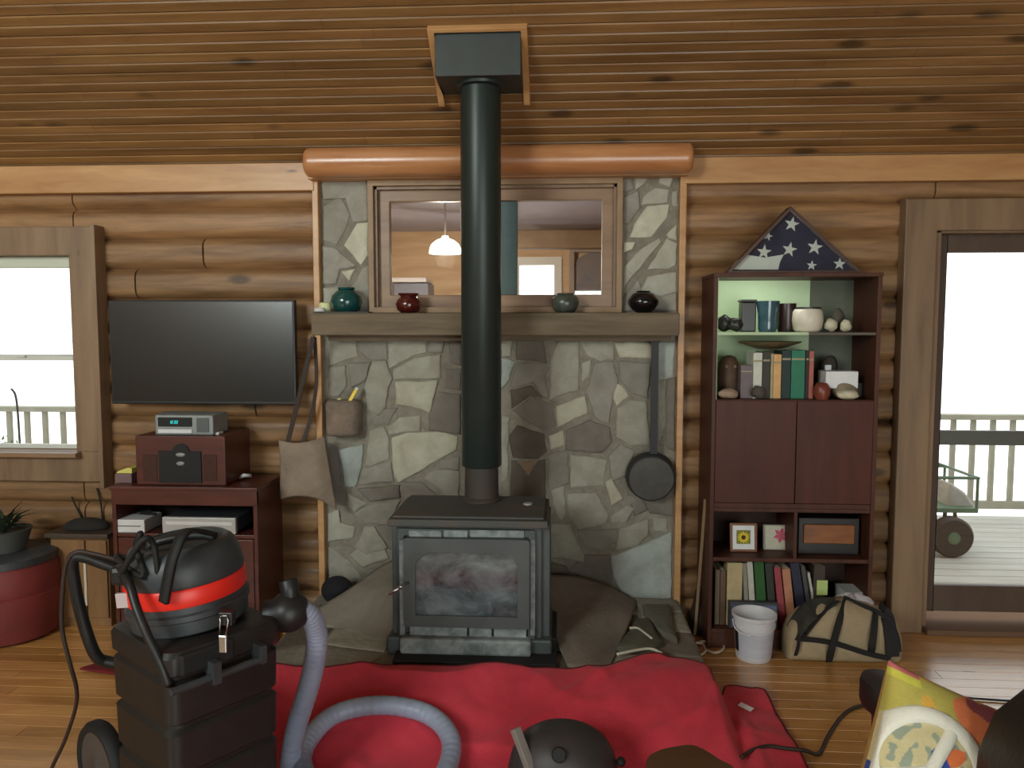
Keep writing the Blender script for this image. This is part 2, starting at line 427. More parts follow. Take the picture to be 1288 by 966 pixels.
# ---- floor
mb = MB(); mb.world = True
y = YB; k = 0
while y < Y0+.1:
    rk = random.Random(k); x = XL - rk.uniform(0, 1.5)
    while x < XR:
        w = rk.uniform(1.2, 3.0); t = rk.uniform(.86, 1.1); mb.c = (t, t*rk.uniform(.97, 1.01), t*.98)
        xa, xb = max(x, XL), min(x+w, XR)
        e = .0015
        if xb > xa:
            mb.add([(xa, y, -.004), (xb, y, -.004), (xb, y+.083, -.004), (xa, y+.083, -.004),
                    (xa+e, y+e, 0), (xb-e, y+e, 0), (xb-e, y+.083-e, 0), (xa+e, y+.083-e, 0)],
                   [(4, 5, 6, 7), (0, 1, 5, 4), (1, 2, 6, 5), (2, 3, 7, 6), (3, 0, 4, 7)])
        x += w
    y += .083; k += 1
mb.c = (.3, .3, .3); mb.box(XL, XR, YB, Y0+.1, -.1, -.005)
struct(mb.build('floor', M_FLOOR))

# ---- ceiling: pine boards with beaded grooves following the slope
YR = -1.0
def ceiling(name, ya, yb, sgn):
    mb = MB(); mb.world = True
    a = Vector((0, ya, ceil_z(ya) if sgn > 0 else ceil_z(2*YR-ya))); b = Vector((0, yb, ceil_z(yb) if sgn > 0 else ceil_z(2*YR-yb)))
    L = (b-a).length; d = (b-a)/L; nrm = Vector((0, d.z, -d.y)); nrm = -nrm if nrm.z > 0 else nrm
    s = 0; k = 0; bw = .051
    while s < L:
        rk = random.Random(k*13+3); t0 = rk.uniform(1.02, 1.28) if k % 2 else rk.uniform(.78, .98)
        x = XL
        while x < XR:
            w = rk.uniform(1.5, 3.6); t = t0*rk.uniform(.92, 1.06); mb.c = (t, t*rk.uniform(.97, 1.0), t*.97)
            xb = min(x+w, XR)
            prof = [(0, -.006), (.004, -.001), (bw-.008, .0012+.0008*(k % 2)), (bw-.006, .0012+.0008*(k % 2)), (bw, (-.0035, -.0015)[k % 2])]
            vs = []
            for (u, h) in prof:
                p = a + d*min(L, s+u) + nrm*h
                vs += [(x+.0008, p.y, p.z), (xb-.0008, p.y, p.z)]
            mb.add(vs, [(2*i, 2*i+1, 2*i+3, 2*i+2) for i in range(len(prof)-1)])
            x = xb
        s += bw; k += 1
    mb.c = (.5, .5, .5)
    mb.prism([(XL, a.y, a.z)-nrm*.008 if False else Vector((XL, a.y, a.z))-nrm*.008, Vector((XL, b.y, b.z))-nrm*.008, Vector((XL, b.y, b.z))-nrm*.1, Vector((XL, a.y, a.z))-nrm*.1], (XR-XL, 0, 0))
    struct(mb.build(name, M_CEIL, smooth=False))
ceiling('ceiling', Y0+.12, YR, 1)
ceiling('ceiling_rear_slope', YR, YB, -1)

# side and rear walls, with window openings on the rear and the left that let daylight in
M_PL = mat('pine_wall', (176, 150, 122), (146, 120, 94), rough=.6, scale=(6, 1.5, 14))
def side(name, X, d):
    mb = MB(); mb.world = True
    pf = [(YB, 0), (Y0+.14, 0), (Y0+.14, ceil_z(Y0)+.0), (YR, ceil_z(YR)), (YB, ceil_z(2*YR-YB))]
    mb.prism([(X, y, z) for y, z in pf], (d, 0, 0))
    return struct(mb.build(name, M_PL))
side('wall_left', XL, -.12); side('wall_right', XR, .12)
rw = [(-4.1, -2.45, 2.3, 4.0), (.2, 2.8, .1, 2.1)]
mb = MB(); mb.world = True
zr = ceil_z(2*YR-YB)
mb.box(XL, -4.1, YB-.14, YB, 0, zr); mb.box(-2.45, .2, YB-.14, YB, 0, zr); mb.box(2.8, XR, YB-.14, YB, 0, zr)
mb.box(-4.1, -2.45, YB-.14, YB, 0, 2.3); mb.box(-4.1, -2.45, YB-.14, YB, 4.0, zr)
mb.box(.2, 2.8, YB-.14, YB, 0, .1); mb.box(.2, 2.8, YB-.14, YB, 2.1, zr)
struct(mb.build('wall_rear', M_PL))
for i, (a, b, c, d) in enumerate(rw):
    r = thing('window_%d' % (4+i), (a, YB, c), kind='structure')
    m = MB(); w = .05
    m.box(a-.08, b+.08, YB, YB+.02, d, d+.09); m.box(a-.08, b+.08, YB, YB+.02, c-.09, c); m.box(a-.08, a, YB, YB+.02, c, d); m.box(b, b+.08, YB, YB+.02, c, d)
    m.box((a+b)/2-.03, (a+b)/2+.03, YB-.06, YB-.02, c, d)
    m.build('window_frame', M_CASE, r)

# ---- plate beams, fireplace trims, round log
def trim(name, m, *a, bev=.004):
    mb = MB(); mb.world = True; mb.box(*a); return struct(mb.build(name, m, bevel=bev))
ymz = U(200, 242, 4.16).z
trim('trim_1', M_TRIM, XL, sx0-.015, 4.15, 4.26, ymz, ZT+.01)
trim('trim_2', M_TRIM, sx1+.015, XR, 4.15, 4.26, U(1050, 229, 4.16).z, ZT+.01)
trim('trim_3', M_TRIM, sx0-.028, sx0+.006, 4.155, 4.26, 0, U(400, 221, 4.16).z)
trim('trim_4', M_TRIM, sx1-.006, sx1+.028, 4.155, 4.26, 0, U(400, 219, 4.16).z)
a = U(382, 200, 4.02); b = U(872, 200, 4.02)
rl = (U(600, 181, 4.02).z-U(600, 219, 4.02).z)/2; zl = U(600, 200, 4.02).z
mb = MB(); L = b.x-a.x
mb.lathe([(.001, 0), (rl*.8, 0), (rl*.97, .012), (rl, .03), (rl*1.01, L/2), (rl, L-.03), (rl*.97, L-.012), (rl*.8, L), (.001, L)], (a.x, 4.06, zl), 36, ax=(1, 0, 0))
tag(mb.build('round_log', M_LOGR, smooth=True, auto=45), 'varnished orange round log fixed along the wall top above the stonework', 'log')
mb = MB(); mb.box(sx0-.03, sx1+.03, 4.10, 4.2, U(600, 224, 4.12).z, zl-rl*.75)
struct(mb.build('trim_5', M_TRIM, bevel=.004))

# ---- mantel
mz1, mz0 = U(620, 393.5, 4.0).z, U(620, 422, 4.0).z
mt = thing('mantel_shelf', (0, 4.1, mz0), 'weathered grey-brown wooden mantel beam across the stone chimney wall', 'mantel')
mb = MB(); mb.box(U(391, 400, 4.0).x, U(855, 400, 4.0).x, 4.0, YS-.012, mz0, mz1); mb.build('beam', M_MANTEL, mt, bevel=.006)
mb = MB(); mb.box(U(405, 400, 4.0).x, U(848, 400, 4.0).x, 4.1, YS-.012, mz0-.03, mz0); mb.build('ledger', M_MANTEL, mt, bevel=.004)

# ================================================================== WINDOWS AND DOOR
def casing(mb, x0, x1, z0, z1, w, y0, y1, sill=True, bottom=True):   # four mitred boards
    def q(p): mb.prism([Vector((a, y1, b)) for a, b in p], (0, y0-y1, 0))
    q([(x0-w, z1+w), (x1+w, z1+w), (x1, z1), (x0, z1)])
    q([(x0-w, z0-(w if bottom else 0)), (x0-w, z1+w), (x0, z1), (x0, z0)])
    q([(x1, z0), (x1, z1), (x1+w, z1+w), (x1+w, z0-(w if bottom else 0))])
    if bottom: q([(x0-w, z0-w), (x0, z0), (x1, z0), (x1+w, z0-w)])
# interior sliding window in the stonework
wr = thing('window_2', (0, YS, wz0), kind='structure')
ox0, ox1 = U(463, 300, 4.15).x, U(783, 300, 4.15).x; oz0, oz1 = U(620, 391.5, 4.15).z, U(620, 225, 4.15).z
mb = MB(); casing(mb, ox0+.03, ox1-.03, oz0+.022, oz1-.03, .03, 4.145, YS+.03); mb.build('window_trim', mat('light_trim', (160, 130, 96), (136, 106, 76), rough=.5, scale=(6, 6, 6)), wr, bevel=.002)
gx0, gx1 = U(491, 300, 4.22).x, U(757, 300, 4.22).x; gz0, gz1 = U(620, 371, 4.22).z, U(620, 253, 4.22).z
mb = MB(); casing(mb, gx0, gx1, gz0, gz1, .115, 4.205, 4.255); mb.build('window_frame', M_CASEH, wr, bevel=.004)
mb = MB(); mb.box(ox0+.03, ox0+.045, 4.17, 4.4, oz0, oz1); mb.box(ox1-.045, ox1-.03, 4.17, 4.4, oz0, oz1)
mb.box(ox0+.03, ox1-.03, 4.17, 4.4, oz1-.045, oz1-.03); mb.box(ox0+.03, ox1-.03, 4.17, 4.4, oz0+.01, oz0+.025)
mb.build('window_jamb', M_CASE, wr)
mb = MB(); mb.box(U(629, 300, 4.24).x, U(651, 300, 4.24).x, 4.225, 4.262, gz0, gz1); mb.build('meeting_stile', mat('teal_stile', (64, 88, 86), (54, 74, 74), rough=.4), wr, bevel=.003)
mb = MB(); mb.box(gx0, U(640, 300, 4.24).x, 4.242, 4.246, gz0, gz1); mb.build('window_pane', M_GLASS, wr)
mb = MB(); mb.box(U(640, 300, 4.24).x, gx1, 4.232, 4.236, gz0, gz1); mb.build('window_pane', M_GLASS, wr)
# left double-hung window
wr = thing('window_1', (-3.1, YS, wl_z0), kind='structure')
mb = MB(); casing(mb, wl_x0, wl_x1, wl_z0, wl_z1, .155, 4.15, 4.21, bottom=False)
mb.box(wl_x0-.16, wl_x1+.16, 4.15, 4.21, wl_z0-.17, wl_z0-.0)
mb.build('window_frame', M_CASE, wr, bevel=.004)
mb = MB(); mb.box(wl_x1+.15, wl_x1+.175, 4.11, 4.21, wl_z0-.2, wl_z1+.16); mb.build('edge_strip', M_CASE, wr, bevel=.003)
mb = MB(); mb.box(wl_x0-.2, wl_x1+.03, 4.09, 4.25, wl_z0-.028, wl_z0-.002); mb.build('window_sill', M_CASEH, wr, bevel=.006)
M_SASH = mat('white_sash', (214, 216, 208), rough=.5)
def sash(z0, z1, y):
    mb = MB(); w = .028
    mb.box(wl_x0, wl_x0+w, y, y+.03, z0, z1); mb.box(wl_x1-w, wl_x1, y, y+.03, z0, z1)
    mb.box(wl_x0, wl_x1, y, y+.03, z0, z0+w); mb.box(wl_x0, wl_x1, y, y+.03, z1-w, z1)
    o = mb.build('sash', M_SASH, wr, bevel=.003)
    mb = MB(); mb.box(wl_x0+w, wl_x1-w, y+.012, y+.016, z0+w, z1-w); mb.build('window_pane', M_GLASS, o)
    return o
zm = U(50, 451, YS).z
sash(zm-.01, wl_z1, 4.29); s2 = sash(wl_z0-.005, zm+.014, 4.255)
mb = MB(); mb.box(U(20, 449, 4.2).x-.025, U(20, 449, 4.2).x+.025, 4.235, 4.256, zm+.004, zm+.02); mb.build('latch', M_SASH, s2, bevel=.003)
mb = MB(); mb.box(wl_x0, wl_x1, 4.22, 4.27, U(50, 337, 4.24).z, wl_z1); mb.build('shade_cassette', mat('shade_fabric', (206, 210, 192), rough=.8), wr, bevel=.004)
# sliding door on the right
dr = thing('door_1', (dr_x0, YS, 0), kind='structure')
cw = U(1170, 500, 4.14).x-U(1130, 500, 4.14).x
mb = MB(); casing(mb, U(1170, 500, 4.14).x, dr_x1, 0, U(1200, 290, 4.14).z, cw, 4.13, 4.21, bottom=False); mb.build('door_casing', M_CASE, dr, bevel=.006)
mb = MB(); mb.box(dr_x0-.02, dr_x0+.02, 4.16, 4.39, 0, dr_z1); mb.box(dr_x1-.02, dr_x1+.02, 4.16, 4.39, 0, dr_z1); mb.box(dr_x0-.02, dr_x1+.02, 4.16, 4.39, dr_z1-.02, dr_z1+.02)
mb.build('door_jamb', M_CASE, dr, bevel=.003)
tz = U(1230, 772, 4.15).z
mb = MB(); mb.box(dr_x0-.0, dr_x1, 4.10, 4.42, -.0, .03); mb.build('threshold', mat('threshold_wood', (110, 84, 66), rough=.9, spec=.2), dr, bevel=.006)
lx0 = dr_x0+.02; lf = U(1181, 500, 4.26).x
gz0_, gz1_ = U(1200, 735, 4.26).z, U(1200, 318, 4.26).z
lt = U(1200, 296, 4.26).z; lb = U(1200, 767, 4.26).z
M_DL = mat('door_leaf_wood', (92, 74, 62), (74, 58, 50), rough=.5, scale=(8, 8, 2))
mb = MB(); mb.box(lx0, lf, 4.24, 4.28, lb, lt); mb.box(dr_x1-.08, dr_x1-.02, 4.24, 4.28, lb, lt)
mb.box(lf, dr_x1-.08, 4.24, 4.28, lb, gz0_); mb.box(lf, dr_x1-.08, 4.24, 4.28, gz1_, lt)
leaf = mb.build('door_leaf', M_DL, dr, bevel=.004)
mb = MB(); mb.box(lf, dr_x1-.08, 4.24, 4.28, U(1220, 560, 4.24).z, U(1220, 542, 4.24).z); mb.build('mid_rail', mat('rail_grey', (96, 98, 92), rough=.5), leaf, bevel=.003)
mb = MB(); mb.box(lf, dr_x1-.08, 4.258, 4.262, gz0_, gz1_); mb.build('door_pane', M_GLASS, leaf)

# ================================================================== OUTSIDE
DZ = -.06
mb = MB(); mb.world = True
M_DECK = mat('weathered_deck', (172, 172, 166), (150, 150, 142), rough=.8, scale=(2, 20, 10))
for y in [4.45+.145*k for k in range(18)]:
    mb.box(1.75, 8, y, y+.138, DZ-.03, DZ); mb.box(-9, -2.2, y, y+.138, DZ-.03, DZ)
struct(mb.build('deck_floor', M_DECK))
def railing(px0, px1, Yr, label, xa, xb, ptop, pbot):
    t = thing('deck_railing', ((xa+xb)/2, Yr, DZ), label, 'railing')
    ml = mat('railing_wood', (150, 150, 134), (132, 132, 116), rough=.8)
    zt = U(px0, ptop, Yr).z; zb = DZ+.1
    m = MB(); m.box(xa, xb, Yr-.05, Yr+.05, zt-.045, zt); m.build('top_rail', ml, t, bevel=.004)
    m = MB(); m.box(xa, xb, Yr-.02, Yr+.02, zb, zb+.07); m.build('bottom_rail', ml, t, bevel=.004)
    x = xa+.03; first = None; i = 0
    while x < xb:
        if first is None:
            m = MB(); m.box(x-.018, x+.018, Yr-.018, Yr+.018, zb+.07, zt-.045); first = m.build('baluster', ml, t)
        else:
            c = first.copy(); COL.objects.link(c); c.parent = t; c.location = (x-(xa+.03), 0, 0)
        x += .165; i += 1
    for x in (xa-.05, xb+.05):
        m = MB(); m.box(x-.045, x+.045, Yr-.045, Yr+.045, DZ, zt+.0); m.build('post', ml, t, bevel=.004)
railing(1230, 0, 6.9, 'weathered deck railing seen through the sliding glass door', 3.2, 5.6, 521, 0)
railing(50, 0, 6.6, 'weathered deck railing seen through the left window', -5.9, -3.6, 511, 0)
# garden cart behind the door
gc = G(1196, 700, DZ); 
ct = thing('garden_cart', (gc.x, gc.y, DZ), 'green garden cart with black wheel standing out on the deck', 'cart')
M_GRN = mat('green_cart_paint', (74, 108, 84), (60, 92, 70), rough=.5)
cy = gc.y; s = cy/FPX
def cp(px, py, dy=0): return U(px, py, cy+dy)
wc = cp(1196, 675); wr_ = wc.z-DZ
for dy in (0, .55):
    m = MB(); m.lathe([(.02, -.05), (wr_*.55, -.045), (wr_*.9, -.05), (wr_, -.03), (wr_, .03), (wr_*.9, .05), (wr_*.55, .045), (.02, .05)], (wc.x, cy+dy, wc.z), 28, ax=(0, 1, 0)); w = m.build('wheel', M_BLKM, ct, smooth=True, auto=40)
    m = MB(); m.lathe([(.01, -.055), (wr_*.3, -.052), (wr_*.3, .052), (.01, .055)], (wc.x, cy+dy, wc.z), 16, ax=(0, 1, 0)); m.build('hub', M_GRN, w, smooth=True, auto=40)
m = MB(); zb, zt = cp(1200, 646).z, cp(1200, 602).z; xa, xb = wc.x-.75, cp(1233, 640).x
m.box(xa, xb, cy+.02, cy+.53, zb, zb+.035); m.build('bed', M_GRN, ct, bevel=.004)
m = MB()
for yy in (cy+.03, cy+.52):
    m.tube([(xa, yy, zt), (xb, yy, zt)], .012, 8)
    for xx in (xa, (xa+xb)/2, xb-.01): m.tube([(xx, yy, zb), (xx, yy, zt+(.1 if xx < xb-.1 else 0))], .011, 8)
m.tube([(xb-.01, cy+.03, zt), (xb-.01, cy+.52, zt)], .012, 8); m.tube([(xa, cy+.52, zt+.1), (xb-.3, cy+.52, zt+.1), (xb-.01, cy+.52, zt)], .012, 8)
m.build('side_rails', M_GRN, ct)
m = MB(); m.tube([(wc.x, cy-.02, wc.z), (wc.x, cy+.57, wc.z)], .015, 8); m.tube([(wc.x, cy+.1, wc.z), (wc.x, cy+.1, zb)], .015, 8); m.tube([(wc.x, cy+.45, wc.z), (wc.x, cy+.45, zb)], .015, 8)
m.tube([(xb-.06, cy+.25, zb), (xb-.02, cy+.25, DZ+.01)], .015, 8); m.build('axle', M_IRON, ct)
m = MB(); m.prism([cp(1192, 645, .1), cp(1230, 640, .1), cp(1215, 620, .1), cp(1196, 607, .1)], (0, .3, 0)); tag(m.build('grey_sack', mat('sack', (176, 176, 172), (150, 150, 148), rough=.9), None, bevel=.02), 'pale grey folded sack lying in the green garden cart', 'sack')
# shepherd hook and plant outside the left window
m = MB(); hp = [U(27, 600, 5.6), U(25, 560, 5.6), U(22, 515, 5.6), U(19, 496, 5.6), U(14, 489, 5.6)]
hp = [Vector((hp[0].x, hp[0].y, DZ))]+hp
m.tube(hp, .008, 8, smooth=5); tag(m.build('plant_hook', M_IRON, smooth=True), 'thin metal plant hook standing on the deck outside the left window', 'plant hook')
def bush(name, c, r, n, m, label, cat, seed, stem=None, kind=None):
    t = thing(name, (c[0], c[1], stem if stem is not None else c[2]-r), label, cat)
    rr = random.Random(seed); mb = MB()
    for i in range(n):
        d = Vector((rr.gauss(0, 1), rr.gauss(0, 1), rr.gauss(0, .8))).normalized()*r*rr.uniform(.3, 1)
        p = Vector(c)+d; a = Vector((rr.uniform(-1, 1), rr.uniform(-1, 1), rr.uniform(-.3, 1))).normalized(); b = a.cross(Vector((rr.uniform(-1, 1), .3, rr.uniform(-1, 1)))).normalized()
        l = r*rr.uniform(.18, .32); w = l*.3; nn = a.cross(b)
        mb.add([p, p+a*l*.4+b*w+nn*w*.3, p+a*l, p+a*l*.4-b*w+nn*w*.3, p+a*l*.45-nn*w*.2], [(0, 1, 4), (1, 2, 4), (2, 3, 4), (3, 0, 4)])
    mb.build('foliage', m, t)
    mb = MB()
    for k in range(5):
        e = Vector(c)+Vector((rr.uniform(-.5, .5)*r, rr.uniform(-.5, .5)*r, r*rr.uniform(0, .7)))
        mb.tube([(c[0], c[1], (stem if stem is not None else c[2]-r)), Vector(c)*.5+Vector((c[0], c[1], stem if stem is not None else c[2]-r))*.5+Vector((.01*k, 0, 0)), e], .005, 6, smooth=3)
    mb.build('stems', M_IRON if False else mat('stem', (70, 84, 50), rough=.8), t)
    return t
c = U(4, 566, 4.75)
bush('leafy_plant', (c.x, c.y, c.z-.02), .12, 160, mat('leaf_green', (92, 134, 66), (64, 104, 48), rough=.6), 'small green leafy plant outside the bottom corner of the left window', 'plant', 3, stem=DZ)

# ---- the room beyond the interior window
kx0, kx1, ky0, ky1, kz = -2.05, 1.55, 4.42, 8.3, 2.62
mb = MB(); mb.world = True; th = .08
M_KW = mat('far_room_wall', (206, 180, 146), (184, 154, 118), rough=.8, scale=(1.5, 4, 12))
mb.box(kx0-th, kx0, ky0, ky1, -.1, kz); mb.box(kx1, kx1+th, ky0, ky1, -.1, kz)
fx0, fx1 = U(653, 350, ky1).x, U(697, 350, ky1).x; fz0, fz1 = U(670, 376, ky1).z, U(670, 333, ky1).z
fz0 -= .5
mb.box(kx0, fx0, ky1, ky1+th, -.1, kz); mb.box(fx1, kx1, ky1, ky1+th, -.1, kz); mb.box(fx0, fx1, ky1, ky1+th, -.1, fz0); mb.box(fx0, fx1, ky1, ky1+th, fz1, kz)
struct(mb.build('wall_far_room', M_KW))
mb = MB(); mb.world = True; mb.box(kx0-th, kx1+th, ky0, ky1+th, kz, kz+th); struct(mb.build('ceiling_far_room', mat('far_ceiling', (168, 168, 182), rough=.8)))
mb = MB(); mb.world = True; mb.box(kx0-th, kx1+th, ky0, ky1+th, -.12, -.1); struct(mb.build('floor_far_room', M_FLOOR))
mb = MB(); mb.world = True; mb.box(kx0-.08, kx1+.08, 4.36, 4.44, -.1, oz0+.02); mb.box(kx0-.08, kx1+.08, 4.36, 4.44, oz1-.03, 3.2); mb.box(kx0-.08, ox0+.03, 4.36, 4.44, oz0, oz1); mb.box(ox1-.03, kx1+.08, 4.36, 4.44, oz0, oz1); struct(mb.build('wall_far_room_near', M_KW))
r = thing('window_3', ((fx0+fx1)/2, ky1, fz0), kind='structure')
mb = MB(); casing(mb, fx0, fx1, fz0, fz1, .08, ky1-.02, ky1); mb.build('window_frame', M_SASH, r)
mb = MB(); mb.box(fx0, fx1, ky1+.04, ky1+.045, fz0, fz1); mb.build('window_pane', M_GLASS, r)
mb = MB(); mb.box(U(652, 300, 7.6).x, kx1, 7.5, 7.66, U(700, 312, 7.5).z, U(700, 289, 7.5).z); struct(mb.build('trim_6', mat('far_beam', (128, 108, 84), (108, 88, 66), rough=.6), bevel=.01))
lp = U(560, 310, 6.4)
t = thing('pendant_lamp', (lp.x, lp.y, U(560, 320, 6.4).z), 'glowing white dome pendant lamp hanging in the room beyond the chimney window', 'lamp')
lr = 20*6.4/FPX; lz0, lz1 = U(560, 319, 6.4).z, U(560, 300, 6.4).z; hh = lz1-lz0
m = MB(); m.lathe([(lr, 0), (lr*.98, hh*.3), (lr*.85, hh*.62), (lr*.55, hh*.88), (.03, hh), (.025, hh+.02), (.001, hh+.02)], (lp.x, lp.y, lz0), 32)
m.build('lamp_shade', mat('lit_shade', (255, 246, 224), emit=(255, 246, 222), estr=7), t, smooth=True)
m = MB(); m.tube([(lp.x, lp.y, lz1), (lp.x, lp.y, kz)], .008, 8); m.build('cord', mat('lamp_cord', (190, 186, 184), rough=.5), t)
t = thing('wall_cabinet', (U(520, 360, 8).x, 8.1, U(520, 372, 7.9).z-.3), 'blue-grey cabinet with a white top in the room beyond the chimney window', 'cabinet')
m = MB(); m.box(U(494, 360, 7.9).x, U(538, 360, 7.9).x, 7.92, 8.3, U(520, 372, 7.9).z-.3, U(520, 356, 7.9).z); m.build('body', mat('blue_grey', (128, 136, 150), rough=.5), t, bevel=.01)
m = MB(); m.box(U(492, 360, 7.9).x, U(536, 360, 7.9).x, 7.9, 8.3, U(520, 355, 7.9).z, U(520, 349, 7.9).z); m.build('top', M_WHITE, t, bevel=.01)
t = thing('wall_mirror', (U(740, 345, 8.2).x, 8.26, U(740, 372, 8.26).z-.2), 'large arched frame on the far wall beyond the right window pane', 'frame')
ax0, ax1, az0, az1 = U(722, 340, 8.25).x, U(775, 340, 8.25).x, U(740, 372, 8.25).z-.3, U(740, 310, 8.25).z
m = MB(); casing(m, ax0, ax1, az0, az1-.06, .05, 8.22, 8.29); m.build('frame', mat('blue_frame', (150, 140, 130), rough=.5), t)
m = MB(); n = 10
pl = [(ax0, az0), (ax1, az0)]+[((ax0+ax1)/2+(ax1-ax0)/2*math.cos(PI*k/n), az1-.22+.16*math.sin(PI*k/n)) for k in range(n+1)]
m.prism([Vector((x, 8.28, z)) for x, z in pl], (0, -.02, 0)); m.build('arched_panel', mat('panel_blue', (108, 116, 128), (140, 130, 122), rough=.3, scale=(4, 4, 4)), t)

# ================================================================== CEILING BOX, PIPE AND STOVE
PX, PY, PR = U(605, 300, 3.70).x, 3.70, .095
t = thing('chimney_ceiling_box', (PX, PY, U(600, 92, 3.55).z), 'dark grey square metal chimney support box hanging from the sloped ceiling', 'chimney box')
bz = U(600, 95, 3.55).z; bx0, bx1 = U(547, 90, 3.55).x, U(655, 90, 3.55).x
mb = MB()
mb.prism([Vector((bx0, 3.55, bz)), Vector((bx0, 3.86, bz)), Vector((bx0, 3.86, ceil_z(3.86)+.01)), Vector((bx0, 3.55, ceil_z(3.55)+.01))], (bx1-bx0, 0, 0))
mb.build('box_body', mat('grey_sheet_metal', (64, 70, 68), (56, 61, 60), rough=.5, metal=.2), t, bevel=.003)
mb = MB(); d = Vector((0, -1, SL)).normalized(); nr = Vector((0, -SL, -1)).normalized()
for (xa, xb, ya, yb) in [(bx0-.03, bx1+.03, 3.532, 3.547), (bx0-.03, bx0, 3.545, 3.87), (bx1, bx1+.03, 3.545, 3.87)]:
    p = Vector((xa, ya, ceil_z(ya))); q = Vector((xa, yb, ceil_z(yb)))
    mb.prism([p+nr*-.01, q+nr*-.01, q+nr*.028, p+nr*.028], (xb-xa, 0, 0))
mb.build('wood_collar', M_TRIM, t, bevel=.003)
mb = MB(); mb.lathe([(PR+.022, 0), (PR+.022, .012), (PR-.004, .02), (PR-.004, .03)][::-1] if False else [(PR-.01, -.02), (PR+.02, -.012), (PR+.024, 0), (PR-.01, .004)], (PX, PY, bz), 40); mb.build('pipe_collar', M_PIPE, t, smooth=True, auto=40)
z_s = U(603, 590, PY-.09).z
SX0, SX1 = U(490, 655, 3.36).x, U(688, 655, 3.36).x
ST = U(590, 650, 3.36).z                                  # stove top height
t = thing('stove_pipe', (PX, PY, ST), 'tall black chimney pipe rising from the wood stove to the ceiling box', 'stove pipe')
mb = MB(); mb.lathe([(PR-.004, z_s-.0), (PR, z_s+.004), (PR, bz-.018)], (PX, PY, 0), 48)
mb.build('double_wall_pipe', M_PIPE, t, smooth=True, auto=50)
mb = MB(); mb.lathe([(.094, ST), (.094, ST+.01), (.082, ST+.02), (.08, z_s+.03)], (PX, PY, 0), 40); mb.build('flue_adapter', mat('rusty_flue', (50, 50, 48), (70, 56, 46), rough=.7, scale=(7, 7, 3)), t, smooth=True, auto=40)

st = thing('wood_stove', ((SX0+SX1)/2, 3.55, HZ), 'black cast-iron wood stove with arched glass door on the stone hearth', 'stove')
M_STV = mat('stove_iron', (78, 84, 84), (60, 66, 66), rough=.5, scale=(6, 6, 6), bump=.1, bscale=120)
M_RUST = mat('stove_top_rust', (72, 74, 72), (90, 76, 66), rough=.7, scale=(4, 6, 4), contrast=(.45, .7))
cx = (SX0+SX1)/2; FY = 3.36; BY = 3.80
mb = MB()
mb.box(SX0-.005, SX1+.005, FY-.02, BY+.0, ST-.045, ST-.012); mb.box(SX0+.012, SX1-.012, FY, BY-.01, ST-.012, ST)
mb.build('top_plate', M_RUST, st, bevel=.006)
bx0, bx1 = U(500, 740, FY+.03).x, U(682, 740, FY+.03).x
zb0 = U(590, 806, FY).z
mb = MB(); mb.box(bx0, bx1, FY+.03, BY-.02, zb0, ST-.045); mb.build('firebox', M_STV, st, bevel=.008)
for qa, qb in ((U(494, 740, 3.42).x, bx0+.01), (bx1-.01, U(692, 740, 3.42).x)):
    mb = MB(); mb.box(qa, qb, FY+.05, BY-.03, zb0, ST-.045); mb.build('side_shield', M_STV, st, bevel=.006)
# ashy grey gasket frame round the door
M_ASH = mat('ash_grey_metal', (150, 156, 156), (98, 104, 104), rough=.7, scale=(16, 16, 16), contrast=(.35, .65))
def R4(px0, px1, py0, py1, Y): a = U(px0, py1, Y); b = U(px1, py0, Y); return a.x, b.x, a.z, b.z
x0, x1, z0, z1 = R4(502, 673, 667, 806, FY+.02)
def frame_mb(x0, x1, z0, z1, w, ya, yb):
    m = MB(); m.box(x0, x1, ya, yb, z1-w, z1); m.box(x0, x1, ya, yb, z0, z0+w); m.box(x0, x0+w, ya, yb, z0+w, z1-w); m.box(x1-w, x1, ya, yb, z0+w, z1-w); return m
frame_mb(x0, x1, z0, z1, .03, FY+.012, FY+.035).build('front_plate', M_STV, st, bevel=.003)
m = MB()
for (pa, pb) in ((514, 555), (558, 588), (591, 659)):
    q = R4(pa, pb, 668, 676, FY); m.box(q[0], q[1], FY+.004, FY+.014, q[2], q[3])
for (pa, pb) in ((515, 587), (590, 618), (621, 662)):
    q = R4(pa, pb, 788, 802, FY); m.box(q[0], q[1], FY+.004, FY+.014, q[2], q[3])
q = R4(503, 508, 680, 800, FY); m.box(q[0], q[1], FY+.004, FY+.014, q[2], q[3])
q = R4(667, 673, 680, 800, FY); m.box(q[0], q[1], FY+.004, FY+.014, q[2], q[3])
m.build('ash_strips', M_ASH, st, bevel=.002)
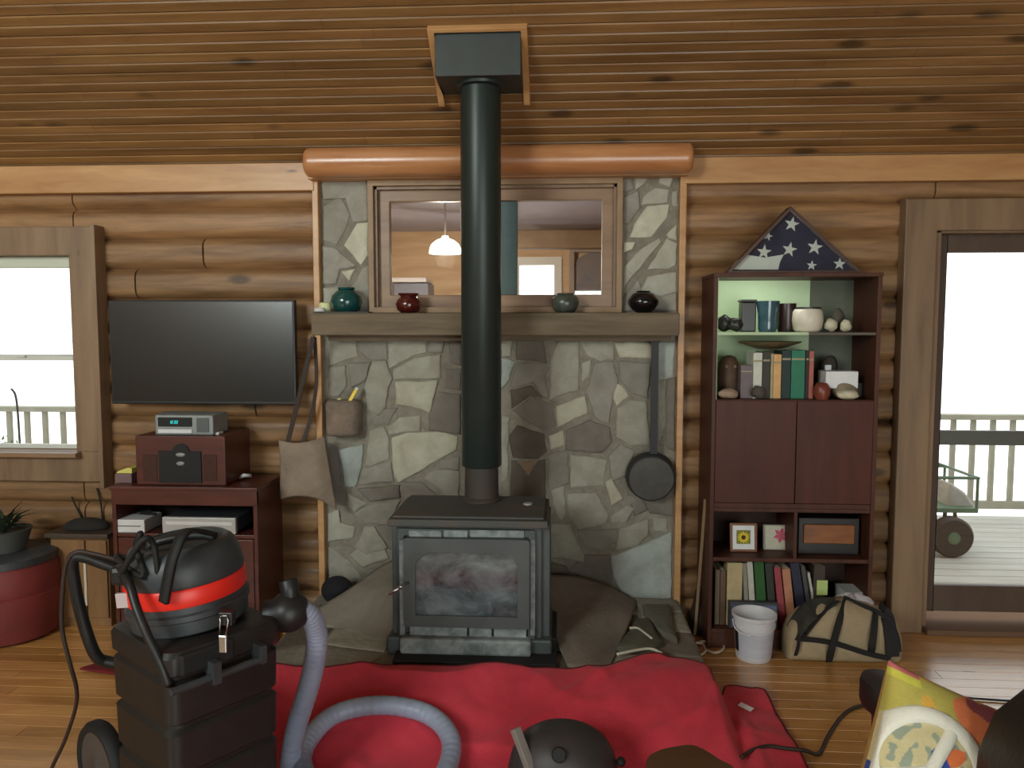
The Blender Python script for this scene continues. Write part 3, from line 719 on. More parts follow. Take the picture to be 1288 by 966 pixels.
# door with arched opening
def arch(px0, px1, py0, py1, Y, cut, n=8):
    a = U(px0, py1, Y); b = U(px1, py0, Y); r = cut*Y/FPX
    pts = [(a.x, a.z), (b.x, a.z)]
    for k in range(n+1): t_ = k/n*PI/2; pts.append((b.x-r+r*math.cos(t_), b.z-r*.8+r*.8*math.sin(t_)))
    for k in range(n+1): t_ = PI/2+k/n*PI/2; pts.append((a.x+r+r*math.cos(t_), b.z-r*.8+r*.8*math.sin(t_)))
    return pts
out = arch(509, 666, 679, 787, FY-.02, 4); inn = arch(523, 651, 696, 773, FY-.02, 24)
m = MB(); n = len(out)
vs = [(x, FY-.03, z) for x, z in out]+[(x, FY-.03, z) for x, z in inn]+[(x, FY+.012, z) for x, z in out]+[(x, FY+.0, z) for x, z in inn]
fs = [(i, (i+1) % n, n+(i+1) % n, n+i) for i in range(n)]+[(i, (i+1) % n, 2*n+(i+1) % n, 2*n+i) for i in range(n)]+[(n+i, n+(i+1) % n, 3*n+(i+1) % n, 3*n+i) for i in range(n)]+[(2*n+i, 2*n+(i+1) % n, 3*n+(i+1) % n, 3*n+i) for i in range(n)]
m.add(vs, fs); dd = m.build('stove_door', mat('door_iron', (84, 88, 88), (70, 74, 74), rough=.55), st, bevel=.0)
m = MB(); m.prism([Vector((x, FY-.008, z)) for x, z in inn], (0, -.008, 0))
m.build('door_glass', mat('smoky_glass', (50, 60, 64), (136, 148, 152), rough=.07, scale=(5, 5, 8), spec=1.0, coat=1, contrast=(.4, .75)), dd)
h = U(504, 738, FY-.08); h2 = U(489, 748, FY-.1)
m = MB(); m.tube([U(514, 733, FY-.03), h, h2], .006, 8); m.ball(h, .011, 12, 8); m.build('door_handle', M_SILVER, dd, smooth=True)
# skirt and pedestal
x0, x1, z0, z1 = R4(503, 668, 806, 822, FY-.03)
m = MB(); m.box(x0, x1, FY-.04, FY+.04, z0, z1); m.build('ash_lip', M_ASH, st, bevel=.012)
x0, x1, z0, z1 = R4(487, 694, 806, 826, FY)
m = MB(); m.box(x0, x1, FY, BY-.02, z0, z1+.0); m.build('base_skirt', M_STV, st, bevel=.01)
x0, x1 = U(500, 838, FY).x, U(700, 838, FY).x
m = MB(); m.box(x0, x1, FY-.11, BY-.02, HZ+.012, HZ+.03); m.build('floor_plate', M_BLKM, st, bevel=.003)
m = MB(); m.box(x0, x1, FY+.05, BY-.05, HZ, zb0); m.build('pedestal', M_BLKM, st, bevel=.004)
for px in (494, 682):
    a = U(px, 820, FY+.02); m = MB(); m.box(a.x-.028, a.x+.028, FY+.01, FY+.08, HZ+.03, zb0); m.build('leg', M_STV, st, bevel=.008)
t = U(664, 633, 3.6); m = MB(); m.ball((t.x, t.y, ST+.006), (.024, .03, .006), 14, 6); tag(m.build('metal_lid', mat('pale_metal', (190, 188, 178), rough=.4, metal=.4), smooth=True), 'small pale metal disc lying on the wood stove top right of the pipe', 'lid')

# ================================================================== CANVAS SHEETS
def sheet(name, label, grid, m, cat, seed, amp=.008, th=.006, sub=6):
    # grid: rows of world points (lofted bicubically), given a thickness
    rows = [catmull([Vector(p) for p in r], sub) for r in grid]
    cols = list(zip(*rows)); cols = [catmull(list(c), sub) for c in cols]
    nu, nv = len(cols), len(cols[0]); vs = []
    for i in range(nu):
        for j in range(nv):
            p = cols[i][j]; k = noise.noise(Vector((p.x*6+seed, p.y*6, p.z*6)))+.5*noise.noise(Vector((p.x*17+seed, p.y*17, p.z*17)))
            w = math.sin(PI*min(1, max(0, i/(nu-1))))**.3*math.sin(PI*j/(nv-1))**.3
            vs.append(p+Vector((0, -.4, 1))*k*amp*w)
    fs = [(i*nv+j, (i+1)*nv+j, (i+1)*nv+j+1, i*nv+j+1) for i in range(nu-1) for j in range(nv-1)]
    mb = MB(); mb.add(vs, fs); o = mb.build(name, m, smooth=True)
    md = o.modifiers.new('thickness', 'SOLIDIFY'); md.thickness = th; md.offset = 1
    return tag(o, label, cat)
hz = HZ+.02
sheet('canvas_sheet', 'grey canvas sheet draped over the hearth left of the wood stove', [
    [U(352, 812, 3.52)+Vector((0, 0, 0)), U(385, 775, 3.75), U(440, 740, 3.95), U(478, 712, 4.08), U(505, 700, 4.1)],
    [U(355, 826, 3.42), U(400, 800, 3.6), U(450, 775, 3.75), U(485, 745, 3.85), U(506, 735, 3.9)],
    [U(352, 838, 3.32), U(405, 826, 3.42), U(450, 808, 3.52), U(478, 795, 3.58), U(508, 772, 3.66)],
    [U(352, 843, 3.28), U(405, 837, 3.32), U(450, 826, 3.42), U(480, 812, 3.5), U(508, 790, 3.6)]], M_CANVAS, 'cloth', 1)
sheet('canvas_sheet', 'grey-brown canvas sheet spread over the hearth right of the wood stove', [
    [U(688, 722, 4.1), U(730, 725, 4.12), U(770, 738, 4.12), U(802, 757, 4.12)],
    [U(690, 760, 3.85), U(722, 765, 3.85), U(765, 768, 3.85), U(795, 775, 3.85)],
    [U(698, 798, 3.55), U(720, 800, 3.55), U(755, 800, 3.58), U(785, 800, 3.6)],
    [U(714, 838, 3.27), U(728, 839, 3.26), U(752, 838, 3.27), U(768, 836, 3.3)]], mat('brown_canvas', (142, 132, 120), (104, 95, 86), rough=.95, scale=(3, 3, 3), bump=.3, bscale=60), 'cloth', 5)
# loose stones at the right end of the hearth with pale mortar edges
mb = MB(); rr = random.Random(2)
o1 = [Vector(G(px, py, HZ+.004)) for px, py in [(775, 822), (800, 785), (815, 783), (835, 815), (820, 824)]]
stone_mesh(mb, o1, Vector((0, 0, 1)), .03, (98, 98, 84), rr)
M_ST1 = M_STONE
fs_ = mb.build('flat_stone', M_ST1, smooth=True, auto=50)
M_PM = mat('pale_mortar', (206, 204, 186), rough=.9)
m = MB(); m.tube([G(x, y, HZ+.04) for x, y in ((776, 823), (795, 819), (818, 816), (832, 822))], .007, 6, smooth=4); m.build('mortar_edge', M_PM, fs_, smooth=True)
m = MB(); m.tube([G(x, y, HZ+.04) for x, y in ((792, 790), (802, 790), (812, 797), (820, 803))], .006, 6, smooth=4); m.build('mortar_edge', M_PM, fs_, smooth=True)
tag(fs_, 'flat grey stone slab loose on the hearth front beside the right canvas sheet', 'stone')
mb = MB(); o1 = [Vector(G(px, py, HZ+.004)) for px, py in [(808, 765), (842, 765), (848, 785), (852, 812), (830, 800), (812, 780)]]
stone_mesh(mb, o1, Vector((0, 0, 1)), .025, (112, 112, 100), rr)
tag(mb.build('flat_stone', M_ST1, smooth=True, auto=50), 'flat grey stone slab at the right rear corner of the hearth', 'stone')

# ================================================================== RED BLANKET
far = [(338, 839), (400, 839), (440, 838), (500, 836), (560, 838), (620, 841), (680, 843), (730, 842), (765, 839), (790, 831), (830, 825), (860, 830), (885, 838), (899, 842), (905, 846)]
farw = [G(x, y, HZ+.03) for x, y in far]
farw += [G(912, 866, .012), G(930, 867, .012), G(955, 869, .012), G(962, 873, .012)]
def sm(a, b, t): t = min(1, max(0, (t-a)/(b-a))); return t*t*(3-2*t)
def bz_(x, y):
    hx = 1-sm(hx1-.02, hx1+.06, x)
    b = (HZ+.012)*hx*sm(HF-.62, HF+.03, y)
    f = .045*(.5-abs(noise.noise(Vector((x*2.2+1.4*y, y*2.6-x*1.1, 3.3)))))**2*1.6+.022*abs(noise.noise(Vector((x*4.2-2*y, y*4.0+x*2, 9.3))))+.008*abs(noise.noise(Vector((x*7, y*5+x*3, 1.7))))
    f += .02*math.exp(-(((x-.42)/.16)**2+((y-3.17)/.1)**2))
    rdg = math.exp(-((x-.60-.5*(y-3.0))/.035)**2); f += .028*rdg*sm(2.4, 2.7, y)*(1-sm(3.05, 3.25, y))
    rdg = math.exp(-((x+.05-1.1*(y-2.95))/.045)**2); f += .016*rdg*sm(2.7, 2.85, y)
    rdg = math.exp(-((x-.74)/.03)**2); f += .02*rdg*sm(2.6, 2.8, y)*(1-sm(3.05, 3.2, y))
    return .012+b+f
fx = [p.x for p in farw]; fy = [p.y for p in farw]
def far_y(x):
    if x <= fx[0]: return fy[0]
    for i in range(len(fx)-1):
        if fx[i] <= x <= fx[i+1]: t = (x-fx[i])/(fx[i+1]-fx[i]+1e-9); return fy[i]*(1-t)+fy[i+1]*t
    return fy[-1]
mb = MB(); NX, NY = 170, 130
for i in range(NX+1):
    x = fx[0]+(fx[-1]-fx[0])*i/NX; yf = far_y(x)
    for j in range(NY+1):
        tt = (j/NY)**1.2; y = yf+(1.75-yf)*tt
        xx = x+(.05*math.sin(3*y) if False else 0)-.10*(i/NX)**6*tt*0
        e = .0 if j else -.006
        mb.v.append(Vector((xx, y, bz_(xx, y)+e)))
mb.f = [(i*(NY+1)+j, (i+1)*(NY+1)+j, (i+1)*(NY+1)+j+1, i*(NY+1)+j+1) for i in range(NX) for j in range(NY)]
rb = thing('red_blanket', (0, 2.6, 0), 'large rumpled red fleece blanket spread in front of the wood stove', 'blanket')
o = mb.build('fleece', M_REDB, rb, smooth=True)
md = o.modifiers.new('thickness', 'SOLIDIFY'); md.thickness = .006; md.offset = -1
pts = [Vector((x, far_y(x), bz_(x, far_y(x))-.001)) for x in [fx[0]+(fx[-1]-fx[0])*k/90 for k in range(91)]]
pts += [Vector((fx[-1], y, bz_(fx[-1], y)-.001)) for y in [fy[-1]-(fy[-1]-1.8)*k/30 for k in range(1, 31)]]
m = MB(); m.tube(pts, .0045, 6); m.build('hem_stitching', mat('dark_red_hem', (92, 20, 28), rough=.9), rb, smooth=True)
p = G(938, 892, .03); m = MB(); 
R = Matrix.Translation(Vector((p.x, p.y, bz_(p.x, p.y)+.016))) @ Matrix.Rotation(-.9, 4, 'Z') @ Matrix.Rotation(.25, 4, 'X')
m.box(-.032, .032, -.012, .012, -.001, .001, xf=R); m.build('care_tag', M_WHITE, rb)
# darker red rug corner at left
m = MB(); q = [G(100, 843, .006), G(135, 832, .006), G(350, 790, .006), G(352, 850, .006), G(200, 858, .006)]
m.prism(q, (0, 0, .012)); tag(m.build('floor_mat', mat('maroon_mat', (120, 28, 34), (96, 20, 26), rough=.95, scale=(20, 20, 20)), bevel=.003), 'dark red floor mat lying behind the vacuum stack', 'mat')

# ================================================================== HANGING ITEMS ON THE CHIMNEY WALL
# long-handled pan
pc = U(820, 601, 4.1); pr = 32*4.1/FPX
t = thing('long_handled_pan', (pc.x, 4.1, pc.z-pr), 'black long-handled iron pan hanging on the right of the stonework', 'pan')
m = MB(); m.lathe([(pr, .0), (pr*1.0, -.006), (pr*.93, -.05), (pr*.88, -.056), (.001, -.057)], (pc.x, 4.155, pc.z), 40, ax=(.05, 1, .1)); m.build('pan_body', M_IRON, t, smooth=True, auto=35)
m = MB(); m.lathe([(.001, -.0592), (pr*.8, -.0592), (pr*.86, -.0575)], (pc.x, 4.155, pc.z), 40, ax=(.05, 1, .1)); m.build('pan_base', mat('scoured_iron', (82, 80, 76), (66, 64, 60), rough=.6, scale=(14, 14, 14)), t, smooth=True, auto=35)
m = MB(); a = U(822, 572, 4.12); b = U(824, 428, 4.12)
m.tube([a, b], .0, sq=(.019, .005)); m.tube([(b.x+.022*math.cos(2*PI*k/16), b.y, b.z+.022*math.sin(2*PI*k/16)) for k in range(16)], .005, 8, close=True); m.build('handle', M_IRON, t)
# log carrier sling
t = thing('log_carrier', (U(385, 600, 4.08).x, 4.08, U(385, 650, 4.08).z), 'grey-brown leather log carrier hanging by dark straps from the mantel left end', 'log carrier')
M_LEA = mat('worn_leather', (156, 138, 120), (122, 106, 92), rough=.8, scale=(7, 7, 7), bump=.3, bscale=40)
gr = [[U(350, 553, 4.08), U(370, 557, 4.05), U(392, 554, 4.05), U(408, 549, 4.08)],
      [U(352, 580, 4.05), U(372, 585, 4.01), U(396, 582, 4.0), U(413, 578, 4.05)],
      [U(352, 608, 4.04), U(374, 606, 4.0), U(398, 607, 3.99), U(418, 608, 4.04)],
      [U(352, 628, 4.05), U(374, 624, 4.02), U(400, 628, 4.02), U(424, 642, 4.06)]]
rows = [catmull([Vector(p) for p in r], 6) for r in gr]; cols = [catmull(list(c), 6) for c in zip(*rows)]
nu, nv = len(cols), len(cols[0]); m = MB()
m.add([p for c in cols for p in c], [(i*nv+j, (i+1)*nv+j, (i+1)*nv+j+1, i*nv+j+1) for i in range(nu-1) for j in range(nv-1)])
o = m.build('leather_sling', M_LEA, t, smooth=True); md = o.modifiers.new('thickness', 'SOLIDIFY'); md.thickness = .008
M_STR = mat('dark_strap', (54, 42, 36), rough=.7)
m = MB(); m.tube([U(394, 424, 4.02), U(383, 470, 4.04), U(371, 520, 4.06), U(362, 556, 4.07)], 0, sq=(.012, .003), smooth=4); m.build('strap', M_STR, t)
m = MB(); m.tube([U(396, 424, 4.06), U(398, 480, 4.08), U(392, 520, 4.1), U(381, 556, 4.08)], 0, sq=(.009, .003), smooth=4); m.build('strap', M_STR, t)
m = MB(); m.tube([U(394, 418, 4.02), U(395, 424, 4.0), U(397, 428, 4.04)], .004, 6); m.build('hook', M_IRON, t)
# stone ledge and yellow lighter
m = MB(); rr = random.Random(9)
o1 = [Vector((U(px, 550, 4.16).x, y, U(420, 504, 4.12).z-.08)) for px, y in [(412, 4.18), (413, 4.10), (435, 4.08), (452, 4.10), (458, 4.18)]]
zt = U(430, 503, 4.12).z; zb = U(430, 549, 4.12).z
m.c = lin((98, 86, 74)); m.prism([Vector((p.x, p.y, zb)) for p in o1], (0, 0, zt-zb))
lo = m.build('stone_ledge', mat('ledge_stone', (142, 122, 106), (98, 90, 80), rough=.9, scale=(12, 12, 12), bump=.8, bscale=30), bevel=.024, smooth=True)
tag(lo, 'brown jutting stone in the chimney wall under the yellow lighter', 'stone')
t = thing('lighter', (U(443, 503, 4.12).x, 4.12, zt), 'yellow lighter leaning on the jutting stone in the chimney wall', 'lighter')
m = MB(); a = U(439, 506, 4.12); b = U(448, 490, 4.13); m.tube([a, a.lerp(b, .5), b], .0, sq=(.013, .009)); m.build('body', mat('yellow_plastic', (240, 210, 40), rough=.4), t, bevel=.003)
m = MB(); m.tube([b, b+(b-a)*.16], 0, sq=(.011, .008)); m.build('cap', M_WHITE, t, bevel=.002)
a = U(427, 504, 4.11); m = MB(); m.ball((a.x, a.y, zt+.006), (.014, .012, .006), 10, 6); tag(m.build('wood_chip', mat('pale_chip', (216, 206, 150), rough=.8), smooth=True), 'tiny pale chip beside the yellow lighter on the jutting stone', 'chip')

# ---- pots on the mantel
def pot(name, px, py, rpx, hpx, prof, m, label, cat, Y=4.09, lid=None):
    base = U(px, py, Y); s = Y/FPX; z = mz1 if abs(base.z-mz1) < .04 else base.z
    t = thing(name, (base.x, Y, z), label, cat)
    mb = MB(); mb.lathe([(r*rpx*s, h*hpx*s) for r, h in prof], (base.x, Y, z+.0005), 32); mb.build('body', m, t, smooth=True, auto=60)
    if lid:
        mb = MB(); mb.lathe([(r*rpx*s, h*hpx*s) for r, h in lid[0]], (base.x, Y, z), 28); mb.build(lid[2] if len(lid) > 2 else 'rim', lid[1], t, smooth=True, auto=60)
    return t
M_TEAL = mat('teal_glaze', (26, 84, 80), (14, 58, 60), rough=.12, coat=.6, scale=(10, 10, 10))
pot('ceramic_pot', 436, 393.5, 20, 33, [(.01, 0), (.5, 0), (.85, .15), (1, .42), (.92, .65), (.6, .85), (.45, .9)], M_TEAL, 'round teal glazed pot, leftmost on the mantel', 'pot',
    lid=([(.46, .88), (.55, .93), (.52, .99), (.2, .99), (.18, .9)], M_TEAL))
M_OX = mat('oxblood_glaze', (92, 30, 24), (58, 16, 14), rough=.12, coat=.6, scale=(10, 10, 10))
pot('ceramic_pot', 514, 394, 16.5, 25, [(.01, 0), (.55, 0), (.88, .18), (1, .45), (.85, .68), (.6, .82), (.62, .86)], M_OX, 'small dark red glazed pot below the left window pane on the mantel', 'pot',
    lid=([(.6, .84), (.78, .93), (.8, 1), (.6, 1), (.5, .86)], M_OX))
pot('ceramic_pot', 711, 394, 17.5, 25, [(.01, 0), (.6, 0), (.85, .2), (1, .5), (.85, .8), (.55, .92)], mat('grey_green_glaze', (88, 94, 82), (50, 56, 50), rough=.35, coat=.3, scale=(16, 16, 16)), 'speckled grey-green pot on the mantel right of the stove pipe', 'pot',
    lid=([(.55, .9), (.6, .98), (.45, .98), (.4, .85)], mat('grey_rim', (70, 74, 66), rough=.4)))
M_BLG = mat('black_glaze', (14, 14, 18), rough=.1, coat=.6)
pot('ceramic_pot', 809, 392, 19.5, 27, [(.01, 0), (.42, 0), (.72, .16), (.95, .38), (1, .5), (.95, .62), (.68, .87), (.4, .97)], M_BLG, 'squat black glossy pot at the right end of the mantel', 'pot',
    lid=([(.4, .96), (.45, 1), (.3, 1), (.25, .9)], M_BLG))
m = MB(); a = U(396, 391, 4.05); b = U(465, 391, 4.05); m.box(a.x, b.x, 4.02, 4.12, mz1, mz1+.008); tag(m.build('slate_tray', mat('dark_slate', (58, 58, 54), rough=.5), bevel=.002), 'thin dark tray under the teal pot at the mantel left end', 'tray')
m = MB(); a = U(400, 391, 4.0); m.lathe([(.001, 0), (.026, 0), (.03, .006), (.028, .016), (.022, .02)], (a.x+.0, 4.03, mz1+.008), 20); t = m.build('candle_dish', M_WHITE, smooth=True, auto=50); tag(t, 'small white dish at the far left end of the mantel', 'dish')
m = MB(); a = U(408, 384, 4.08); m.lathe([(.001, 0), (.032, 0), (.034, .02), (.03, .045), (.02, .05), (.001, .046)], (a.x, 4.09, mz1+.008), 20); tag(m.build('candle', mat('cream_wax', (222, 224, 172), rough=.5, spec=.3), smooth=True, auto=50), 'pale yellow wax candle beside the teal pot on the mantel', 'candle')

# ================================================================== TELEVISION, STAND AND RADIOS
t = thing('television', (U(255, 440, 4.08).x, 4.1, U(255, 508, 4.08).z), 'large flat black television mounted on the log wall', 'television')
x0, x1, z0, z1 = R4(140.5, 370, 377, 508, 4.08)
m = MB(); m.box(x0, x1, 4.08, 4.12, z0, z1); m.build('housing', M_BLK, t, bevel=.006)
m = MB(); m.box(x0+.012, x1-.012, 4.0775, 4.082, z0+.018, z1-.012); m.build('screen', mat('tv_screen', (18, 22, 22), rough=.22, spec=.8, coat=.4), t)
m = MB(); m.box(-.12+(x0+x1)/2, .12+(x0+x1)/2, 4.12, 4.2, (z0+z1)/2-.1, (z0+z1)/2+.1); m.build('wall_bracket', M_BLKM, t)

sz = U(240, 613, 3.80).z; sx_0 = U(137, 614, 3.80).x; sx_1 = U(323, 613, 3.80).x
t = thing('media_cabinet', ((sx_0+sx_1)/2, 3.95, 0), 'dark cherry wooden cabinet with an open shelf under the television', 'cabinet')
m = MB(); m.box(sx_0, sx_1, 3.80, 4.17, sz-.022, sz); m.build('top', M_CHERRY, t, bevel=.004)
zr_ = U(240, 636, 3.81).z
m = MB(); m.box(sx_0+.005, sx_1-.005, 3.808, 3.83, zr_, sz-.022); m.build('front_rail', M_CHERRY, t, bevel=.003)
for x in (sx_0+.005, sx_1-.027):
    m = MB(); m.box(x, x+.022, 3.81, 4.165, 0, sz-.022); m.build('side_panel', M_CHERRY, t, bevel=.003)
m = MB(); m.box(sx_0+.02, sx_1-.02, 4.14, 4.16, 0, sz-.022); m.build('back_panel', mat('dark_inside', (40, 26, 22), rough=.7), t)
zsh = U(240, 671, 3.83).z
for z in (zsh-.02, .08):
    m = MB(); m.box(sx_0+.027, sx_1-.027, 3.815, 4.14, z, z+.02); m.build('shelf', M_CHERRY, t, bevel=.003)
xm = (sx_0+sx_1)/2
for a, b in ((sx_0+.03, xm-.002), (xm+.002, sx_1-.03)):
    m = MB(); m.box(a, b, 3.812, 3.83, .1, zsh-.024); d = m.build('door', M_CHERRY, t, bevel=.003)
    kx = b-.03 if a < xm-.2 else a+.03
    m = MB(); m.lathe([(.001, -.02), (.012, -.02), (.014, -.012), (.006, 0)], (kx, 3.812, .45), 14, ax=(0, 1, 0)); m.build('knob', M_SILVER, d, smooth=True)
# retro wooden stereo
x0, x1, z0, z1 = R4(172, 282.5, 549, 611, 3.84); z0 = sz
t = thing('wooden_stereo', ((x0+x1)/2, 4.0, sz), 'dark cherry wooden stereo with a black front panel on the media cabinet', 'stereo')
m = MB(); m.box(x0, x1, 3.84, 4.16, z0+.001, z1); m.build('case', M_CHERRY, t, bevel=.005)
a = R4(200, 252, 568, 607, 3.83); m = MB(); m.box(a[0], a[1], 3.832, 3.846, a[2], a[3]); 
c0 = U(227, 568, 3.832); m.lathe([(.001, 0), (.045, 0), (.045, .013)], (c0.x, 3.8325, c0.z-.005), 24, ax=(0, 1, 0)); fp = m.build('front_panel', M_BLKM, t, bevel=.0)
for py, w in ((572, .026), (583, .022)):
    c = U(227, py, 3.83); m = MB(); m.ball((c.x, 3.83, c.z), (w, .006, .011), 16, 8); m.build('dial', mat('grey_dial', (140, 142, 142), rough=.4), fp, smooth=True)
for (pa, pb) in ((180, 197), (256, 272)):
    a = R4(pa, pb, 572, 605, 3.836); m = MB(); m.box(a[0], a[1], 3.836, 3.842, a[2], a[3]); m.build('speaker_grille', mat('grille_cloth', (78, 48, 38), (62, 38, 30), rough=.9, scale=(60, 60, 60)), t, bevel=.004)
# silver table radio
x0, x1, z0, z1 = R4(196, 268, 521, 545.5, 3.88); zq = U(230, 549, 3.84).z
t = thing('table_radio', ((x0+x1)/2, 3.97, zq), 'silver table radio with teal clock digits on top of the wooden stereo', 'radio')
m = MB(); zt_ = zq+(z1-z0)
m.prism([(x0-.05, 4.06, zq+.002), (x1, 4.06, zq+.002), (x1, 3.875, zq+.002), (x0+.0, 3.875, zq+.002)], (0, 0, zt_-zq)); m.build('case', mat('silver_plastic', (150, 156, 156), (138, 142, 142), rough=.4, metal=.2), t, bevel=.008)
a = R4(199, 241, 525, 537, 3.872); a = (a[0], a[1], zq+(zt_-zq)*.45, zq+(zt_-zq)*.9); m = MB(); m.box(a[0], a[1], 3.868, 3.876, a[2], a[3]); sc = m.build('display', M_BLKM, t, bevel=.002)
dg = mat('teal_digits', (30, 150, 150), emit=(40, 190, 190), estr=1.2)
m = MB()
for i, ch in enumerate('1222'):
    xx = a[0]+.066+i*.011+(.004 if i > 1 else 0); zc = (a[2]+a[3])/2; s_ = .0035; w = .0012
    segs = {'1': 'bc', '2': 'abged'}[ch]
    for sg in segs:
        dx, dz, hw, hh_ = {'a': (0, 2*s_, s_, w), 'b': (s_, s_, w, s_), 'c': (s_, -s_, w, s_), 'd': (0, -2*s_, s_, w), 'e': (-s_, -s_, w, s_), 'g': (0, 0, s_, w)}[sg]
        m.box(xx+dx-hw, xx+dx+hw, 3.8668, 3.868, zc+dz-hh_, zc+dz+hh_)
m.build('clock_digits', dg, sc)
m = MB(); m.box(a[0], a[1], 3.869, 3.876, zq+.012, zq+.032); m.build('disc_slot', M_WHITE, t, bevel=.002)
a = R4(247, 262, 525, 541, 3.87); m = MB(); m.box(a[0], a[1], 3.8705, 3.877, zq+.018, zt_-.012); m.build('speaker', mat('grey_mesh', (98, 104, 104), (84, 88, 88), rough=.7, scale=(200, 200, 200)), t, bevel=.003)
a = U(276, 541, 3.95); m = MB(); m.box(a.x-.02, a.x+.018, 3.9, 3.96, zq+.001, zq+.014); tag(m.build('remote_control', M_WHITE, bevel=.004), 'small white remote on the wooden stereo right of the radio', 'remote')
a = U(308, 585, 4.02); m = MB(); m.tube([(a.x-.02, 4.0, sz+.012), (a.x+.008, 3.98, sz+.03), (a.x+.03, 4.02, sz+.02)], .011, 8); tag(m.build('white_clip', M_WHITE, smooth=True), 'small white object beside the wooden stereo on the cabinet', 'clip')
# tilt fix: sits on the cabinet top
a = U(160, 592, 3.92); m = MB(); m.box(a.x-.045, a.x+.045, 3.88, 3.99, sz+.001, sz+.05); tag(m.build('paper_box', mat('purple_grey_box', (122, 96, 96), rough=.7), bevel=.003), 'dull mauve box at the left edge of the media cabinet', 'box')
m = MB(); m.prism([(a.x-.04, 3.885, sz+.052), (a.x+.045, 3.885, sz+.052), (a.x+.045, 3.885, sz+.078), (a.x+.02, 3.885, sz+.08), (a.x-.03, 3.885, sz+.062)], (0, .09, 0)); tag(m.build('notepad', mat('yellow_pad', (214, 206, 110), rough=.7)), 'yellow notepad on the mauve box left of the stereo', 'notepad')
# white console + silver recorder on the open shelf
x0, x1, z0, z1 = R4(145, 184, 655, 668, 3.84)
t = thing('game_console', ((x0+x1)/2, 3.95, zsh), 'small white console at the left of the cabinet open shelf', 'console')
m = MB(); m.box(x0, x1, 3.82, 4.0, zsh+.001, zsh+z1-z0+.012); m.build('case', M_WHITE, t, bevel=.005)
m = MB(); m.box(x0+.02, x1-.02, 3.8185, 3.822, zsh+.034, zsh+.038); m.build('slot', M_DGREY, t)
x0, x1, z0, z1 = R4(208, 299, 646, 669, 3.84)
t = thing('video_recorder', ((x0+x1)/2, 3.95, zsh), 'silver video recorder at the right of the cabinet open shelf', 'recorder')
m = MB(); m.box(x0, x1, 3.835, 4.08, zsh+.012, zsh+.085); m.build('case', M_DGREY, t, bevel=.004)
m = MB(); m.prism([(x0, 3.835, zsh+.004), (x0+.1, 3.835, zsh+.004), (x0+.115, 3.835, zsh+.03), (x1-.115, 3.835, zsh+.03), (x1-.1, 3.835, zsh+.004), (x1, 3.835, zsh+.004), (x1, 3.835, zsh+.088), (x0, 3.835, zsh+.088)], (0, -.025, 0)); m.build('front', mat('silver_front', (196, 196, 194), (180, 180, 178), rough=.35, metal=.2), t, bevel=.004)
m = MB(); m.box(x0+.02, x1-.02, 3.8085, 3.812, zsh+.05, zsh+.066); m.build('display_strip', M_WHITE, t, bevel=.001)
m = MB(); rr = random.Random(12); pts = [Vector((U(165+rr.uniform(-12, 45), 650, 3.98).x, rr.uniform(3.9, 4.08), zsh+rr.uniform(.055, .085))) for _ in range(12)]
m.tube(pts, .006, 8, smooth=6); tag(m.build('cable_bundle', M_BLKM, smooth=True), 'tangle of black cable on top of the white console', 'cable')

# ================================================================== LEFT CORNER
cY = 3.95; x0, x1, z0, z1 = R4(66, 136, 672, 790, cY)
t = thing('side_cabinet', ((x0+x1)/2, 4.05, 0), 'low brown wooden two-door cabinet left of the media cabinet', 'cabinet')
M_OAK = mat('brown_oak', (150, 112, 72), (120, 86, 52), rough=.55, scale=(10, 10, 1.5))
m = MB(); m.box(x0-.02, x1+.0, cY-.01, 4.18, z1-.025, z1); m.build('top', mat('dark_top', (70, 58, 48), rough=.5), t, bevel=.004)
m = MB(); m.box(x0, x1-.01, cY+.015, 4.17, 0, z1-.025); m.build('body', M_OAK, t, bevel=.004)
xm = U(107, 700, cY).x
for a, b in ((x0+.01, xm-.004), (xm+.004, x1-.015)):
    m = MB(); m.box(a, b, cY, cY+.016, .05, z1-.035); d = m.build('door', M_OAK, t, bevel=.004)
m = MB(); m.box(xm-.006, xm+.006, cY-.008, cY+.002, .12, z1-.1); m.build('pale_edging', mat('pale_edge', (206, 196, 178), rough=.5), t)
m = MB(); c = U(108, 664, 4.05); m.rings([[Vector((c.x+r*.13*math.cos(2*PI*k/24), 4.06+r*.07*math.sin(2*PI*k/24), z1+h)) for k in range(24)] for r, h in ((.9, .001), (1, .012), (.85, .035), (.55, .052), (.05, .058))])
tag(m.build('folded_cloth', mat('charcoal_cloth', (46, 42, 40), (36, 33, 31), rough=.95, bump=.5), smooth=True), 'dark folded cloth heaped on the low brown cabinet', 'cloth')
for pp, lb in (([(90, 625), (97, 640), (105, 656)], 'thin dark wire hanging on the logs above the low cabinet'), ([(122, 614), (127, 635), (130, 668)], 'thin dark wire hanging beside the left edge of the media cabinet')):
    m = MB(); m.tube([U(x, y, 4.19) for x, y in pp], .005, 6, smooth=4); tag(m.build('wall_wire', M_BLKM, smooth=True), lb, 'wire')
